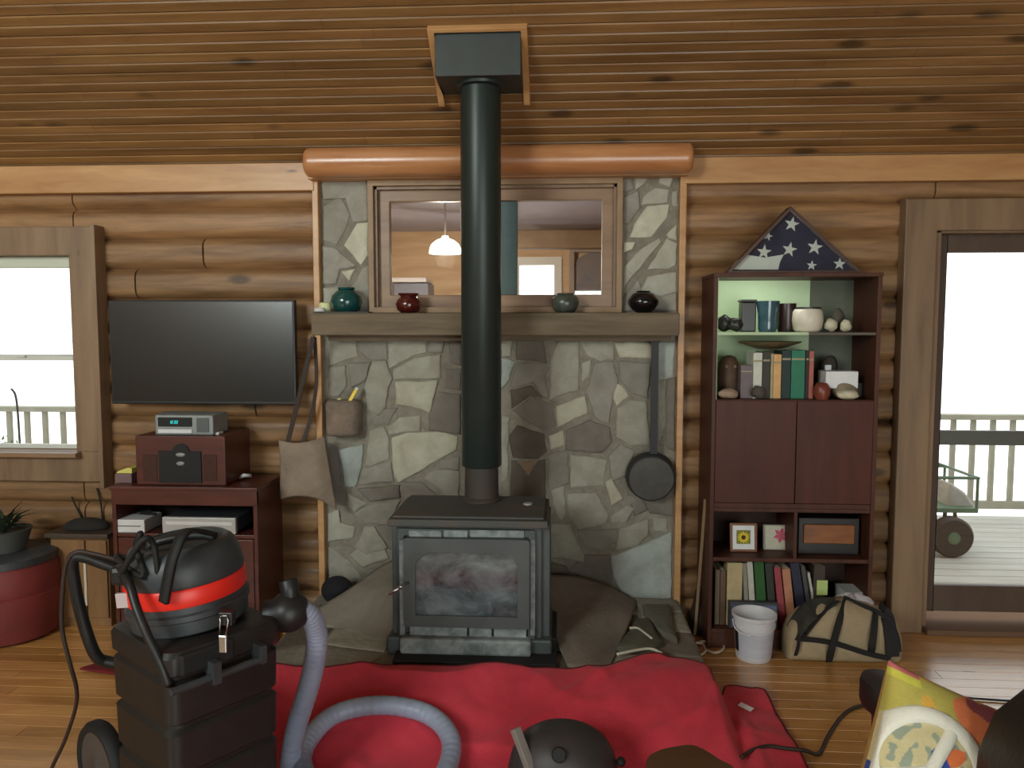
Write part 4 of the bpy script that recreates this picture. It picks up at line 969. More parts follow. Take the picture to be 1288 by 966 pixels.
# red drum planter
c = G(8, 817, 0); dY = c.y+.2; cxx = U(8, 760, dY).x; rd = U(68, 760, dY).x-cxx
zt = U(8, 702, dY).z
t = thing('red_drum', (cxx, dY, 0), 'large rounded red metal drum on the floor at the left edge', 'drum')
m = MB(); m.lathe([(.01, .0), (rd*.8, .0), (rd*.93, .02), (rd*1.0, .10), (rd*1.02, zt*.6), (rd*.99, zt*.62), (rd*1.0, zt*.64), (rd*.98, zt*.94), (rd*.9, zt)], (cxx, dY, 0), 48); m.build('body', mat('dull_red_paint', (128, 48, 46), (102, 38, 38), rough=.6, scale=(5, 5, 5)), t, smooth=True, auto=40)
m = MB(); m.lathe([(rd*.86, zt-.012), (rd*.95, zt-.006), (rd*.95, zt+.03), (rd*.86, zt+.04), (rd*.2, zt+.044), (.001, zt+.044)], (cxx, dY, 0), 40); m.build('dark_lid', M_DGREY, t, smooth=True, auto=40)
m = MB(); m.lathe([(.001, 0), (.10, 0), (.13, .10), (.135, .11), (.12, .11), (.11, .09), (.001, .09)], (U(5, 690, dY).x, dY, zt+.045), 28); 
pt = thing('potted_plant', (U(5, 690, dY).x, dY, zt+.045), 'leafy dark green potted plant standing on the red drum', 'plant'); m.build('plant_pot', mat('grey_pot', (76, 78, 74), rough=.6), pt, smooth=True, auto=40)
mb = MB(); rr = random.Random(8); bx = U(-8, 640, dY).x
for i in range(46):
    a = rr.uniform(0, 2*PI); l = rr.uniform(.10, .25); e = rr.uniform(.4, 1.3); o_ = Vector((pt.location.x, dY, zt+.13)); d = Vector((math.cos(a)*math.cos(e), math.sin(a)*math.cos(e), math.sin(e)))
    mid = o_+d*l*.5+Vector((0, 0, .02)); tip = o_+d*l; sd = d.cross(Vector((0, 0, 1))).normalized()*.014
    mb.add([o_, mid+sd, mid-sd, tip+Vector((0, 0, -.03)), mid+Vector((0, 0, -.004))], [(0, 1, 4), (0, 4, 2), (1, 3, 4), (4, 3, 2)])
mb.build('leaves', mat('dark_leaf', (52, 66, 44), (36, 50, 32), rough=.6), pt)

# ================================================================== VACUUM ON BLACK BOX
Yc = 2.06
c0 = U(211, 850, Yc); d1 = Vector((math.cos(math.radians(54)), math.sin(math.radians(54)), 0)); d2 = Vector((-math.cos(math.radians(36)), math.sin(math.radians(36)), 0))
LB = .362; zt = U(215, 800, Yc).z
zt = .70
XB = Matrix(((d1.x, d2.x, 0, c0.x), (d1.y, d2.y, 0, c0.y), (0, 0, 1, 0), (0, 0, 0, 1)))
t = thing('vacuum_dolly_box', (c0.x+(d1.x+d2.x)*LB/2, c0.y+(d1.y+d2.y)*LB/2, 0), 'tall black plastic wheeled tank box under the vacuum in the left foreground', 'vacuum base')
def rbox(a, b, z0, z1, r=.035, n=6):   # rounded-corner box section in local a,b
    pts = []
    for (cx_, cy_, s0) in ((b-r, b-r, 0), (a+r, b-r, 1), (a+r, a+r, 2), (b-r, a+r, 3)):
        for k in range(n+1): th_ = (s0+k/n)*PI/2; pts.append((cx_+r*math.cos(th_), cy_+r*math.sin(th_)))
    return [[Vector((x, y, z)) for x, y in pts] for z in (z0, z1)]
m = MB(XB); lv = [(0, .08), (.0, .30), (.012, .315), (.012, .325), (.0, .335), (-.002, .45), (.010, .465), (.010, .475), (-.002, .485), (-.004, .60), (.006, .612), (.006, .62), (-.006, .63), (-.008, zt-.02), (.0, zt-.004), (.02, zt)]
rs = [rbox(i_, LB-i_, z, z, .04)[0] for i_, z in lv]
m.rings(rs); m.build('tank', mat('box_black', (36, 32, 30), (28, 25, 24), rough=.5, scale=(20, 20, 20)), t, smooth=True, auto=35)
m = MB(XB); m.box(.03, LB*.55, -.018, .0, .625, zt-.01); m.build('front_pocket', M_BLKM, t, bevel=.012)
m = MB(XB)
zb_ = .605
m.tube([(-.01, -.035, zb_), (.27, -.035, zb_)], .011, 10); m.box(.11, .135, -.05, .01, zb_-.02, zb_+.045); m.box(.265, .285, -.05, .01, zb_-.01, zb_+.045); m.build('grab_bar', M_DGREY, t, smooth=True, auto=35)
wcn = U(130, 985, 2.4)
for off in (0, .40):
    ctr = wcn + d1*0 + Vector((d1.x, d1.y, 0))*off*0 + (d1*off if off else Vector())
    wr0 = .15
    m = MB(); nrm = -d1
    ctr = Vector((wcn.x, wcn.y, wr0+.012)) if not off else Vector((wcn.x, wcn.y, wr0+.012))+d1*.43
    m.lathe([(wr0*.78, -.022), (wr0*.93, -.026), (wr0, -.012), (wr0, .012), (wr0*.93, .026), (wr0*.78, .022), (wr0*.78, -.022)], ctr, 40, ax=nrm); w = m.build('wheel', M_BLKM, t, smooth=True, auto=50)
    m = MB(); m.lathe([(.02, -.02), (.05, -.012), (wr0*.7, -.008), (wr0*.79, -.02), (wr0*.79, .02), (.03, .014), (.02, .02)], ctr, 32, ax=nrm); m.build('rim', mat('grey_rim_metal', (96, 96, 98), rough=.35, metal=.5), w, smooth=True, auto=40)
m = MB(); cc_ = Vector((wcn.x, wcn.y, .162)); m.tube([cc_, cc_+d1*.43], .012, 10); m.build('axle', M_SILVER, t)
for q in ((.04, .06), (LB-.04, .06)):
    m = MB(XB); m.lathe([(.03, -.013), (.036, -.01), (.036, .01), (.03, .013)], (q[0], q[1], .037), 20, ax=(1, 0, 0)); m.build('caster', M_BLKM, t, smooth=True, auto=40)
    m = MB(XB); m.box(q[0]-.025, q[0]+.025, q[1]-.02, q[1]+.02, .045, .085); m.build('caster_fork', M_DGREY, t)
# push handle on the left
hpth = [U(150, 716, 2.38), U(128, 708, 2.36), U(104, 700, 2.34), U(92, 702, 2.33), U(92, 722, 2.34), U(100, 765, 2.36), U(112, 805, 2.38), U(122, 826, 2.4), U(134, 832, 2.42), U(160, 836, 2.44)]
m = MB(); m.tube(hpth, .019, 12, smooth=5); m.build('push_handle', M_BLK, t, smooth=True)

# vacuum canister and head
VC = U(240, 790, 2.34); VR = .175
VX = Matrix.Translation(Vector((VC.x, 2.34, zt+.016))) @ Matrix.Rotation(math.radians(-4.5), 4, 'Y') @ Matrix.Rotation(math.radians(2), 4, 'X')
t = thing('canister_vacuum', (VC.x, 2.34, zt), 'round dark grey canister vacuum with a bright red band on the black box', 'vacuum cleaner')
zb1 = .09; 
m = MB(VX); m.lathe([(.01, -.012), (VR*.98, -.012), (VR, -.008), (VR*1.01, .03), (VR*1.05, .035), (VR*1.05, .05), (VR*1.0, .055), (VR*1.0, .075), (VR*.9, .08)], n=56); m.build('canister', M_DGREY, t, smooth=True, auto=35)
m = MB(VX); m.lathe([(VR*.9, .072), (VR*1.02, .075), (VR*1.03, .08), (VR*1.03, .125), (VR*1.01, .13), (VR*.9, .132)], n=56); m.build('red_band', mat('signal_red', (232, 44, 32), rough=.38), t, smooth=True, auto=35)
m = MB(VX); m.lathe([(VR*.9, .128), (VR*1.0, .13), (VR*1.02, .14), (VR*.97, .19), (VR*.88, .225), (VR*.78, .238), (VR*.72, .24), (VR*.66, .225), (.01, .222)], n=56); hd = m.build('motor_head', M_DGREY, t, smooth=True, auto=30)
m = MB(VX); m.tube([(-.09, -.03, .215), (-.08, -.03, .236), (-.03, -.02, .246), (.05, .0, .248), (.09, .01, .238), (.10, .015, .215)], .014, 10, smooth=5); m.build('carry_handle', M_BLK, hd, smooth=True)
# vent block at the left with fittings
m = MB(VX); m.box(-.17, -.06, -.13, -.02, .14, .20); m.build('switch_block', M_BLK, hd, bevel=.015)
for q in ((-.165, -.10, .17), (-.10, -.135, .15)):
    m = MB(VX); m.ball(q, .007, 10, 6); m.build('screw', M_SILVER, hd, smooth=True)
# label plate
m = MB(VX); m.cbox((-VR*.72, -VR*.76, .10), (.05, .012, .045)); m.build('label_plate', mat('label_grey', (190, 176, 176), rough=.4), t, bevel=.002)
# latch
Yl = min((c0+d1*(k_*.005)-d2*0 for k_ in range(80)), key=lambda q_: abs(q_.x/q_.y-U(281, 800, 1).x)).y-.045
la = U(283, 775, Yl); lb_ = U(281, 798, Yl); lc = U(281, 820, Yl)
m = MB(); m.box(lb_.x-.012, lb_.x+.012, lb_.y-.01, lb_.y, lc.z, lb_.z); lt_ = m.build('latch', M_SILVER, t, bevel=.003)
m = MB()
for s_ in (-1, 1): m.tube([(lb_.x+s_*.009, lb_.y-.006, lb_.z-.004), (la.x+s_*.012, la.y-.006, la.z-.01), (la.x+s_*.010-.004, la.y, la.z)], .0025, 6)
m.tube([(la.x-.014, la.y, la.z), (la.x+.006, la.y, la.z+.002)], .0025, 6); m.build('latch_wire', M_SILVER, lt_, smooth=True)
m = MB(); m.box(la.x-.02, la.x+.02, la.y+.0, la.y+.03, la.z-.03, la.z+.01); m.build('latch_mount', M_BLK, t, bevel=.003)
# straps and bulky cord over the head
m = MB(); pp = [U(268, 672, 2.33), U(235, 668, 2.2), U(218, 700, 2.15), U(210, 735, 2.14), U(206, 758, 2.14)]
m.tube(pp, .0, sq=(.016, .006), smooth=5); m.build('lift_strap', M_BLKM, t, smooth=True)
m = MB(); pp = [U(152, 714, 2.2), U(163, 735, 2.13), U(172, 765, 2.1), U(186, 800, 2.08), U(202, 835, 2.07), U(212, 862, 2.07)]
m.tube(pp, .013, 10, smooth=5); m.build('clamp_bar', M_BLK, t, smooth=True)
m = MB(); rr = random.Random(5); pp = [U(150+rr.uniform(-5, 50), 690+rr.uniform(-18, 42), 2.2+rr.uniform(-.06, .06)) for _ in range(14)]
m.tube(pp, .009, 8, smooth=6); m.build('coiled_cord', M_BLKM, t, smooth=True)
# cord dropping along the left edge
m = MB(); pp = [U(152, 705, 2.3), U(120, 697, 2.28), U(97, 694, 2.27), U(84, 708, 2.27), U(79, 740, 2.28), U(78, 790, 2.3), U(88, 835, 2.32), U(96, 865, 2.36), U(95, 890, 2.4), U(82, 930, 2.46), U(66, 964, 2.52), G(58, 985, .006), G(40, 1020, .006)]
m.tube(pp, .0065, 8, smooth=6); tag(m.build('power_cord', mat('brown_cord', (52, 40, 34), rough=.6), smooth=True), 'thin dark power cord hanging off the vacuum handle at left', 'cord')
# hose
t = thing('vacuum_hose', tuple(G(470, 990, 0)), 'long grey-blue ribbed vacuum hose looped over the red blanket', 'hose')
HR = .036
ca = U(345, 772, 2.42); cb = U(382, 767, 2.44)
def hz_(px, py):
    p = G(px, py, .07)
    for _ in range(12): p = G(px, py, min(.3, .5*(p.z+bz_(p.x, p.y)+HR)))
    return Vector((p.x, p.y, bz_(p.x, p.y)+HR))
hp = [U(378, 766, 2.44), U(390, 775, 2.46), U(398, 795, 2.5), U(397, 825, 2.52), U(388, 865, 2.55), U(374, 910, 2.58), U(366, 950, 2.6), U(366, 990, 2.6)]
hp += [hz_(395, 1035), hz_(460, 1050), hz_(530, 1015), hz_(563, 965), hz_(565, 925), hz_(535, 897), hz_(480, 887), hz_(425, 897), hz_(392, 925), hz_(380, 960), hz_(405, 1000), hz_(480, 1020), hz_(580, 1035), hz_(660, 1030)]
pts = catmull(hp, 26)
cnt = [0]
def hr(tp): return HR*(1+.02*math.sin(tp*len(pts)*1.25))
M_HOSE = mat('grey_blue_hose', (158, 168, 190), (138, 146, 166), rough=.42, scale=(8, 8, 8))
m = MB(); m.tube(pts, hr, 14); m.build('hose_tube', M_HOSE, t, smooth=True)
ax = (cb-ca).normalized(); L = (cb-ca).length
m = MB(); m.lathe([(.01, -.03), (.045, -.03), (.048, 0), (.062, .02), (.066, .05), (.06, L*.75), (.05, L), (.035, L+.012)], ca, 28, ax=ax); m.build('inlet_cuff', M_BLK, t, smooth=True, auto=35)
m = MB(); b_ = ca.lerp(cb, .55); m.tube([b_+Vector((0, 0, .04)), b_+Vector((.0, 0, .07)), b_+Vector((-.01, .01, .10))], .03, 12, smooth=4); m.build('cuff_knob', M_BLK, t, smooth=True)
# dark cap + blue cloth by the stone
t = thing('knitted_hat', (U(424, 745, 4.02).x, 4.02, U(424, 762, 4.02).z), 'black knitted hat by the foot of the stonework above the left canvas', 'hat')
c = U(424, 742, 4.02); m = MB(); m.ball((c.x, c.y, c.z), (.085, .07, .075), 24, 14); m.build('crown', mat('black_knit', (24, 24, 30), (16, 16, 20), rough=.95, bump=.6), t, smooth=True)
m = MB(); m.tube([c+Vector((.07, -.02, .01)), c+Vector((.12, -.03, .0))], .022, 10); m.build('brim', mat('black_knit', (24, 24, 30)), t, smooth=True)
c2 = U(405, 768, 3.95); m = MB(); m.ball((c2.x, c2.y, c2.z-.02), (.06, .06, .05), 16, 10); tag(m.build('blue_rag', mat('slate_blue_cloth', (72, 84, 108), rough=.95), smooth=True), 'slate blue rag under the black hat by the stonework', 'rag')

# ================================================================== BOTTOM FOREGROUND
c = G(708, 985, .05); 
t = thing('floor_nozzle', (c.x, c.y, .02), 'dark grey domed vacuum floor tool with a round port on the red blanket', 'vacuum tool')
cz = bz_(c.x, c.y)+.0
tp = U(705, 916, c.y); hgt = tp.z-cz; rx = U(775, 950, c.y).x-U(705, 950, c.y).x
m = MB(); m.rings([[Vector((c.x+rx*r*math.cos(2*PI*k/36), c.y+.15*r*math.sin(2*PI*k/36), cz+.004+h*hgt)) for k in range(36)] for r, h in ((.9, 0), (1, .05), (1.0, .35), (.93, .6), (.78, .82), (.55, .95), (.3, 1), (.02, 1.01))])
m.build('housing', mat('nozzle_grey', (62, 58, 58), (50, 46, 46), rough=.5), t, smooth=True, auto=50)
pc_ = U(703, 950, c.y-.13); m = MB(); m.lathe([(.001, .0), (.021, .0), (.024, .004), (.024, .03), (.001, .03)], pc_, 20, ax=(0, 1, -.5)); m.build('port', M_BLKM, t, smooth=True, auto=40)
a = U(648, 916, c.y-.06); b = U(672, 980, c.y-.12)
m = MB(); m.tube([a, a.lerp(b, .5), b], 0, sq=(.016, .012)); m.build('side_blade', mat('grey_blade', (130, 122, 116), rough=.6), t, bevel=.003)
a = U(781, 958, c.y-.02); m = MB(); m.ball(a, (.016, .02, .016), 14, 8); m.build('knob', M_BLKM, t, smooth=True)

# wooden stool
zt_ = .45; q = [(812, 958), (824, 944), (845, 938), (868, 935), (884, 940), (905, 953), (930, 972)]
top = [G(x, y, zt_) for x, y in q]; cc = Vector((sum(p.x for p in top)/7+.0, top[0].y-.12, zt_))
top += [G(925, 1030, zt_), G(890, 1060, zt_), (G(850, 1060, zt_)), G(815, 1020, zt_)]
cc = sum(top, Vector())/len(top)
sm_ = catmull(top, 5, close=True)
t = thing('wooden_stool', (cc.x, cc.y, 0), 'low brown wooden stool at the bottom centre-right foreground', 'stool')
m = MB(); m.rings([[cc+(p-cc)*s_+Vector((0, 0, h)) for p in sm_] for s_, h in ((.93, -.05), (.99, -.04), (1, -.008), (.96, 0), (.5, .003))]); m.build('seat', mat('stool_wood', (104, 68, 30), (78, 48, 20), rough=.4, scale=(3, 12, 12), coat=.2), t, smooth=True, auto=40)
for sx_, sy_ in ((-1, -1), (1, -1), (-1, 1), (1, 1)):
    a = cc+Vector((sx_*.06, sy_*.06, -.045)); b = Vector((cc.x+sx_*.09, cc.y+sy_*.09, .035)); m = MB(); m.tube([a, b], .016, 10); m.build('leg', mat('stool_wood', (0, 0, 0)), t, smooth=True)

# armchair (dark leather) bottom right with a tie-dye peace pillow
M_LTH = mat('dark_leather', (44, 34, 32), (34, 26, 25), rough=.5, scale=(8, 8, 8), bump=.2, bscale=70)
def soft(m, x0, x1, y0, y1, z0, z1, r):
    m.box(x0, x1, y0, y1, z0, z1)
py_ = 1.75
t = thing('leather_armchair', (1.15, 1.5, 0), 'dark brown leather armchair at the right edge, only its arm showing', 'armchair')
m = MB(); ar = U(1288, 900, 1.6)
a0 = U(1222, 960, 1.65).x
pf = [(a0, .1), (a0-.01, .45), (a0, .6), (a0+.03, .67), (a0+.09, .715), (a0+.16, .73), (a0+.25, .70), (a0+.3, .6), (a0+.3, .1)]
pf = [(x, z) for x, z in pf]
ztop = U(1288, 862, 1.6).z; k_ = ztop/.73
m.prism([Vector((x, 1.35, z*k_)) for x, z in pf], (0, .3, 0)); m.build('arm', M_LTH, t, bevel=.03, bseg=4, smooth=True)
sxl = U(1102, 900, 1.88).x; szt = .30
m = MB(); m.box(sxl, a0-.005, 1.15, 1.88, .12, szt); m.build('seat', M_LTH, t, bevel=.05, bseg=4, smooth=True)
m = MB(); m.box(sxl, a0+.3, .98, 1.14, .12, .6); m.build('back', M_LTH, t, bevel=.05, bseg=4, smooth=True)
for x, y in ((sxl+.05, 1.05), (a0+.24, 1.05), (sxl+.05, 1.8), (a0+.24, 1.58)):
    m = MB(); m.lathe([(.02, 0), (.028, .13)], (x, y, 0), 12); m.build('foot', M_CHERRY, t, smooth=True)
m = MB(); p1 = U(1100, 860, 2.05); hx_ = p1.x; hy = 2.1
t2 = thing('wooden_footrest', (hx_+.05, hy, 0), 'dark brown rounded footrest half hidden behind the tie-dye pillow', 'footrest')
zf = U(1105, 856, hy).z; xa = U(1084, 870, hy).x
m.rings([[Vector((xa+.06+r*.06*math.cos(2*PI*k/28), hy+r*.08*math.sin(2*PI*k/28), z)) for k in range(28)] for r, z in ((.9, zf-.075), (1, zf-.06), (1, zf-.015), (.93, zf), (.1, zf+.006))]); m.build('cushion', M_LTH, t2, smooth=True, auto=50)
m = MB(); m.lathe([(.08, 0), (.085, .02), (.05, .04), (.03, .1), (.03, zf-.1), (.05, zf-.07)], (xa+.06, hy, 0), 24); m.build('pedestal', M_CHERRYD, t2, smooth=True, auto=40)

# pillow: square, rotated 21 degrees, leaning back
pcn = U(1175, 950, py_)
s_px = py_/FPX
rot = math.radians(-21.8)
ex = Vector((math.cos(rot), .0, math.sin(rot))); ez = Vector((-math.sin(rot)*.94, .30, math.cos(rot)*.94)).normalized(); ex = (ex-ez*ex.dot(ez)).normalized(); en = ex.cross(ez)   # toward the camera is -Y
if en.y > 0: en = -en
pc0 = U(1120, 835, py_+.02)               # top-left corner
hs = .215
PC = pc0 + ex*hs*.97 - ez*hs*.97
def pil(u, v, side_=1, off=0):              # u,v in -1..1
    w = (max(0, 1-abs(u)**2.6)*max(0, 1-abs(v)**2.6))**.42
    pin = 1-.06*(1-abs(u)**2)*abs(v)**3 - 0
    pu = u*(1-.05*(1-v*v)); pv = v*(1-.05*(1-u*u))
    wr = .004*noise.noise(Vector((u*3, v*3, side_)))
    return PC+ex*pu*hs+ez*pv*hs+en*side_*(.075*w+wr*w+off)
t = thing('peace_pillow', tuple(PC-ez*hs*1.2), 'square tie-dye throw pillow with a white peace sign in the right foreground', 'pillow')
NP = 150; mb = MB(); cols_ = []
def pcol(u, v):
    def nn(a, b, c): return noise.noise(Vector((u*a+b, v*a-b, c)))
    # ring centre in pillow coords
    du, dv = u-RU, v-RV; r_ = math.hypot(du, dv)
    if r_ < RO:
        if nn(3.2, 1.1, 2) > .30: return lin((56, 78, 156))
        if nn(2.6, 5.5, 8) > .34: return lin((232, 122, 70))
        if nn(9, 2.2, 5) > .12: return lin((150, 158, 138))
        return lin((206, 192, 146))
    k = nn(2.2, 3.3, 1)+.5*nn(5, .2, 7)
    if v > .86 and u < -.7: return lin((206, 110, 110)) if v > .94 else lin((206, 200, 80))
    if u+.3*nn(3, 7, 2) < -.25: base = (186, 172, 84) if k > -.1 else (220, 170, 70)
    else: base = (226, 126, 80) if k > -.12 else (222, 170, 92)
    if nn(4, 9.1, 4) > .36: base = (146, 74, 82)
    if v < .25 and u < -.6: base = (214, 186, 166)
    return lin(base)
# ring centre from the photograph, in pillow coordinates
rcw = U(1153, 962, py_-.06) - PC
RU, RV = rcw.dot(ex)/hs, rcw.dot(ez)/hs
RO = 76*(py_-.06)/FPX/hs
for sd in (1, -1):
    o_ = len(mb.v)
    for i in range(NP+1):
        for j in range(NP+1):
            u, v = -1+2*i/NP, -1+2*j/NP; mb.v.append(pil(u, v, sd)); mb.cols.append(pcol(u, v) if sd > 0 else lin((190, 150, 80)))
    for i in range(NP):
        for j in range(NP): mb.f.append((o_+i*(NP+1)+j, o_+(i+1)*(NP+1)+j, o_+(i+1)*(NP+1)+j+1, o_+i*(NP+1)+j+1))
mb.build('pillow_cover', mat('tie_dye', (255, 255, 255), (236, 236, 236), rough=.95, scale=(30, 30, 30), attr='tone', bump=.2, bscale=150), t, smooth=True)
M_PW = mat('peace_white', (232, 228, 214), (222, 218, 202), rough=.95, scale=(20, 20, 20), bump=.2, bscale=150)
mb = MB(); n = 72; RI = RO*.74
def surf(u, v, off): return pil(max(-.99, min(.99, u)), max(-.99, min(.99, v)), 1, off)
rows = []
for k in range(n):
    a = 2*PI*k/n
    for r_, of in ((RI, .0), (RI+.01, .006), ((RI+RO)/2, .008), (RO-.01, .006), (RO, 0)):
        rows.append(surf(RU+r_*math.cos(a), RV+r_*math.sin(a), of))
mb.v += rows; mb.f += [(k*5+j, ((k+1) % n)*5+j, ((k+1) % n)*5+j+1, k*5+j+1) for k in range(n) for j in range(4)]
wd = (RO-RI)*.42
for ang in (74, 254, 209, 299):
    a = math.radians(ang); dx, dy = math.cos(a), math.sin(a); o_ = len(mb.v); st_ = 14
    for k in range(st_+1):
        r_ = (RI+.03)*k/st_
        for sdd, of in ((-1, 0), (-.85, .006), (0, .008), (.85, .006), (1, 0)): mb.v.append(surf(RU+dx*r_-dy*wd*sdd, RV+dy*r_+dx*wd*sdd, of))
    mb.f += [(o_+k*5+j, o_+(k+1)*5+j, o_+(k+1)*5+j+1, o_+k*5+j+1) for k in range(st_) for j in range(4)]
mb.build('peace_sign', M_PW, t, smooth=True)
# cord over the floor to the right
m = MB(); pp = [G(x, y, .008) for x, y in [(1100, 885), (1075, 890), (1058, 902), (1042, 925), (1030, 948), (1012, 955), (985, 950), (965, 948), (945, 955), (932, 966)]]
for p in pp: p.z = (bz_(p.x, p.y)+.006) if p.x < fx[-1]+.02 else .008
m.tube(pp, .0075, 8, smooth=6); tag(m.build('extension_lead', mat('brown_cord', (52, 40, 34)), smooth=True), 'dark cord running over the floor from the footrest to the red blanket', 'cord')
m = MB(); pp = [G(x, y, .007) for x, y in [(1160, 868), (1200, 876), (1260, 881), (1320, 884)]]
m.tube(pp, .005, 8, smooth=5); tag(m.build('extension_lead', M_BLKM, smooth=True), 'thin cord lying on the bright floor by the sliding door', 'cord')

# ================================================================== BOOKCASE
BF = 3.87; BB = 4.19
BX0, BX1 = U(897, 420, BF).x, U(1108, 420, BF).x; BZ = U(1000, 343, BF).z
t = thing('bookcase', ((BX0+BX1)/2, 4.03, 0), 'tall dark walnut bookcase with open shelves and a closed middle, by the sliding door', 'bookcase')
w = .02
zA = U(1000, 418, BF).z; zB = U(1000, 503, BF).z; zC = U(1000, 640, BF).z; zD = U(1000, 703, BF).z
m = MB(); m.box(BX0, BX0+w, BF, BB, 0, BZ-.02); m.build('side_panel', M_CHERRYD, t, bevel=.002)
m = MB(); m.box(BX1-w, BX1, BF, BB, 0, BZ-.02); m.build('side_panel', M_CHERRYD, t, bevel=.002)
m = MB(); m.box(BX0-.003, BX1+.003, BF-.004, BB, BZ-.02, BZ); m.build('top', M_CHERRYD, t, bevel=.002)
xs_ = U(1018, 430, BF+.1).x
M_PG = mat('painted_green_glow', (188, 208, 170), (180, 200, 162), rough=.6)  # light on the left bay, painted in as pale green colour
m = MB(); m.box(BX0+w, U(1018, 400, BB-.012).x, BB-.012, BB-.006, zB, BZ-.02); m.build('painted_glow', M_PG, t)
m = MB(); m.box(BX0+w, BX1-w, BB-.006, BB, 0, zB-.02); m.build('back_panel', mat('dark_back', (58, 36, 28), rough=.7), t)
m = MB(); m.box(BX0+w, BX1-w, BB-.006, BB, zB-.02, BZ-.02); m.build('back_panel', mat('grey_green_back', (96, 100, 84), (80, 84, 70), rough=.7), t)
m = MB(); m.box(BX0+w, BX0+w+.003, BF+.004, BB-.012, zB, BZ-.02); m.build('painted_glow', M_PG, t)
m = MB(); m.box(BX0+w, U(1018, 418, BF).x, BF+.006, BB-.012, zA-.014, zA); m.build('shelf', M_PG, t, bevel=.002)  # left half of the shelf carries the same painted light
m = MB(); m.box(U(1018, 418, BF).x, BX1-w, BF+.006, BB-.012, zA-.014, zA); m.build('shelf', mat('grey_shelf', (92, 84, 74), rough=.6), t, bevel=.002)  # same shelf, unlit half painted in a darker colour
for z in (zB, zC, zD, .10):
    m = MB(); m.box(BX0+w, BX1-w, BF+.004, BB-.006, z-.02, z); m.build('shelf', M_CHERRYD, t, bevel=.002)
m = MB(); m.box(BX0+w, BX1-w, BF+.012, BF+.03, 0, .08); m.build('kick_board', M_CHERRYD, t)
m = MB(); m.box(BX0+w, BX1-w, BF+.004, BF+.02, zC-.0, zC+.024); m.build('rail', M_CHERRYD, t, bevel=.002)
xm = U(1001, 570, BF).x
for a, b in ((BX0+w+.001, xm-.0015), (xm+.0015, BX1-w-.001)):
    m = MB(); m.box(a, b, BF-.002, BF+.016, zC+.026, zB-.004); m.build('door', mat('mahogany_door', (86, 42, 30), (66, 30, 22), rough=.5, scale=(14, 14, 1.6), spec=.3), t, bevel=.003)
m = MB(); xn = U(1001, 670, BF).x; m.box(xn-.008, xn+.008, BF+.006, BB-.006, zD, zC-.02); m.build('divider', M_CHERRYD, t)

# ---- items in the bookcase
def px_box(name, px0, px1, py0, zbase, Y, dep, m, label, cat, bev=.003, group=None, build=True):
    a = U(px0, py0, Y); b = U(px1, py0, Y); mb = MB(); mb.box(a.x, b.x, Y, Y+dep, zbase+.001, a.z)
    return tag(mb.build(name, m, bevel=bev), label, cat, group)
def lathe_item(name, pxc, rpx, py0, zbase, Y, prof, m, label, cat, n=24):
    c = U(pxc, py0, Y); h = c.z-zbase; r = rpx*Y/FPX; mb = MB(); mb.lathe([(a*r, b*h) for a, b in prof], (c.x, Y, zbase+.001), n)
    return tag(mb.build(name, m, smooth=True, auto=55), label, cat)
def rock(name, pxc, rpx, py0, zbase, Y, m, label, cat, seed, sy=.7):
    c = U(pxc, py0, Y); h = c.z-zbase; r = rpx*Y/FPX; bm = bmesh.new(); bmesh.ops.create_icosphere(bm, subdivisions=3, radius=1)
    mb = MB(); vs = []
    for v in bm.verts:
        k = 1+.22*noise.noise(v.co*1.6+Vector((seed, 0, 0))); vs.append(Vector((v.co.x*k*r, v.co.y*k*r*sy, v.co.z*k*h/2)))
    mz = min(v.z for v in vs); vs = [v+Vector((c.x, Y, zbase+.001-mz)) for v in vs]
    mb.add(vs, [tuple(v.index for v in f.verts) for f in bm.faces]); bm.free()
    return tag(mb.build(name, m, smooth=True), label, cat)
M_DKC = mat('dark_ceramic', (30, 26, 26), rough=.35)
rock('dark_rock', 912, 10, 397, zA, 3.97, M_DKC, 'dark lumpy figurine at the left end of the upper bookcase shelf', 'figurine', 1)
rock('dark_rock', 925, 9, 400, zA, 3.95, M_DKC, 'second dark lump, beside the dark square mug on the upper shelf', 'figurine', 2)
t = thing('square_mug', (U(941, 400, 3.97).x, 3.97, zA), 'tall dark square-sided jar on the upper bookcase shelf', 'jar')
a = U(932, 377, 3.97); b = U(950, 377, 3.97); m = MB(); m.box(a.x, b.x, 3.94, 4.02, zA+.001, a.z-.012); m.build('body', M_DKC, t, bevel=.006)
m = MB(); m.box(a.x-.004, b.x+.002, 3.936, 4.024, a.z-.012, a.z); m.build('lid', M_DKC, t, bevel=.003)
lathe_item('teal_vase', 966, 14, 379, zA, 3.95, [(.01, 0), (.7, 0), (.78, .1), (.85, .6), (1, .95), (1, 1), (.85, 1), (.8, .1)], mat('blue_teal_glaze', (60, 96, 108), (34, 62, 76), rough=.15, coat=.5, scale=(12, 12, 12)), 'blue-teal glazed tumbler vase on the upper bookcase shelf', 'vase')
lathe_item('dark_mug', 990, 11, 382, zA, 3.99, [(.01, 0), (.9, 0), (1, .1), (1, 1), (.85, 1), (.8, .1)], mat('maroon_ceramic', (52, 26, 24), (26, 20, 24), rough=.3), 'dark maroon mug between the teal vase and the white pot', 'mug')
t = thing('white_pot', (U(1016, 400, 3.94).x, 3.94, zA), 'round white pot with a dark rim on the upper bookcase shelf', 'pot')
c = U(1016, 388, 3.94); h = c.z-zA; r = 18.5*3.94/FPX
m = MB(); m.lathe([(.01, 0), (r*.72, 0), (r*.9, h*.12), (r, h*.5), (r*.95, h*.85), (r*.8, h*.97)], (c.x, 3.94, zA+.001), 32); m.build('body', mat('white_ceramic', (214, 206, 190), rough=.35), t, smooth=True, auto=50)
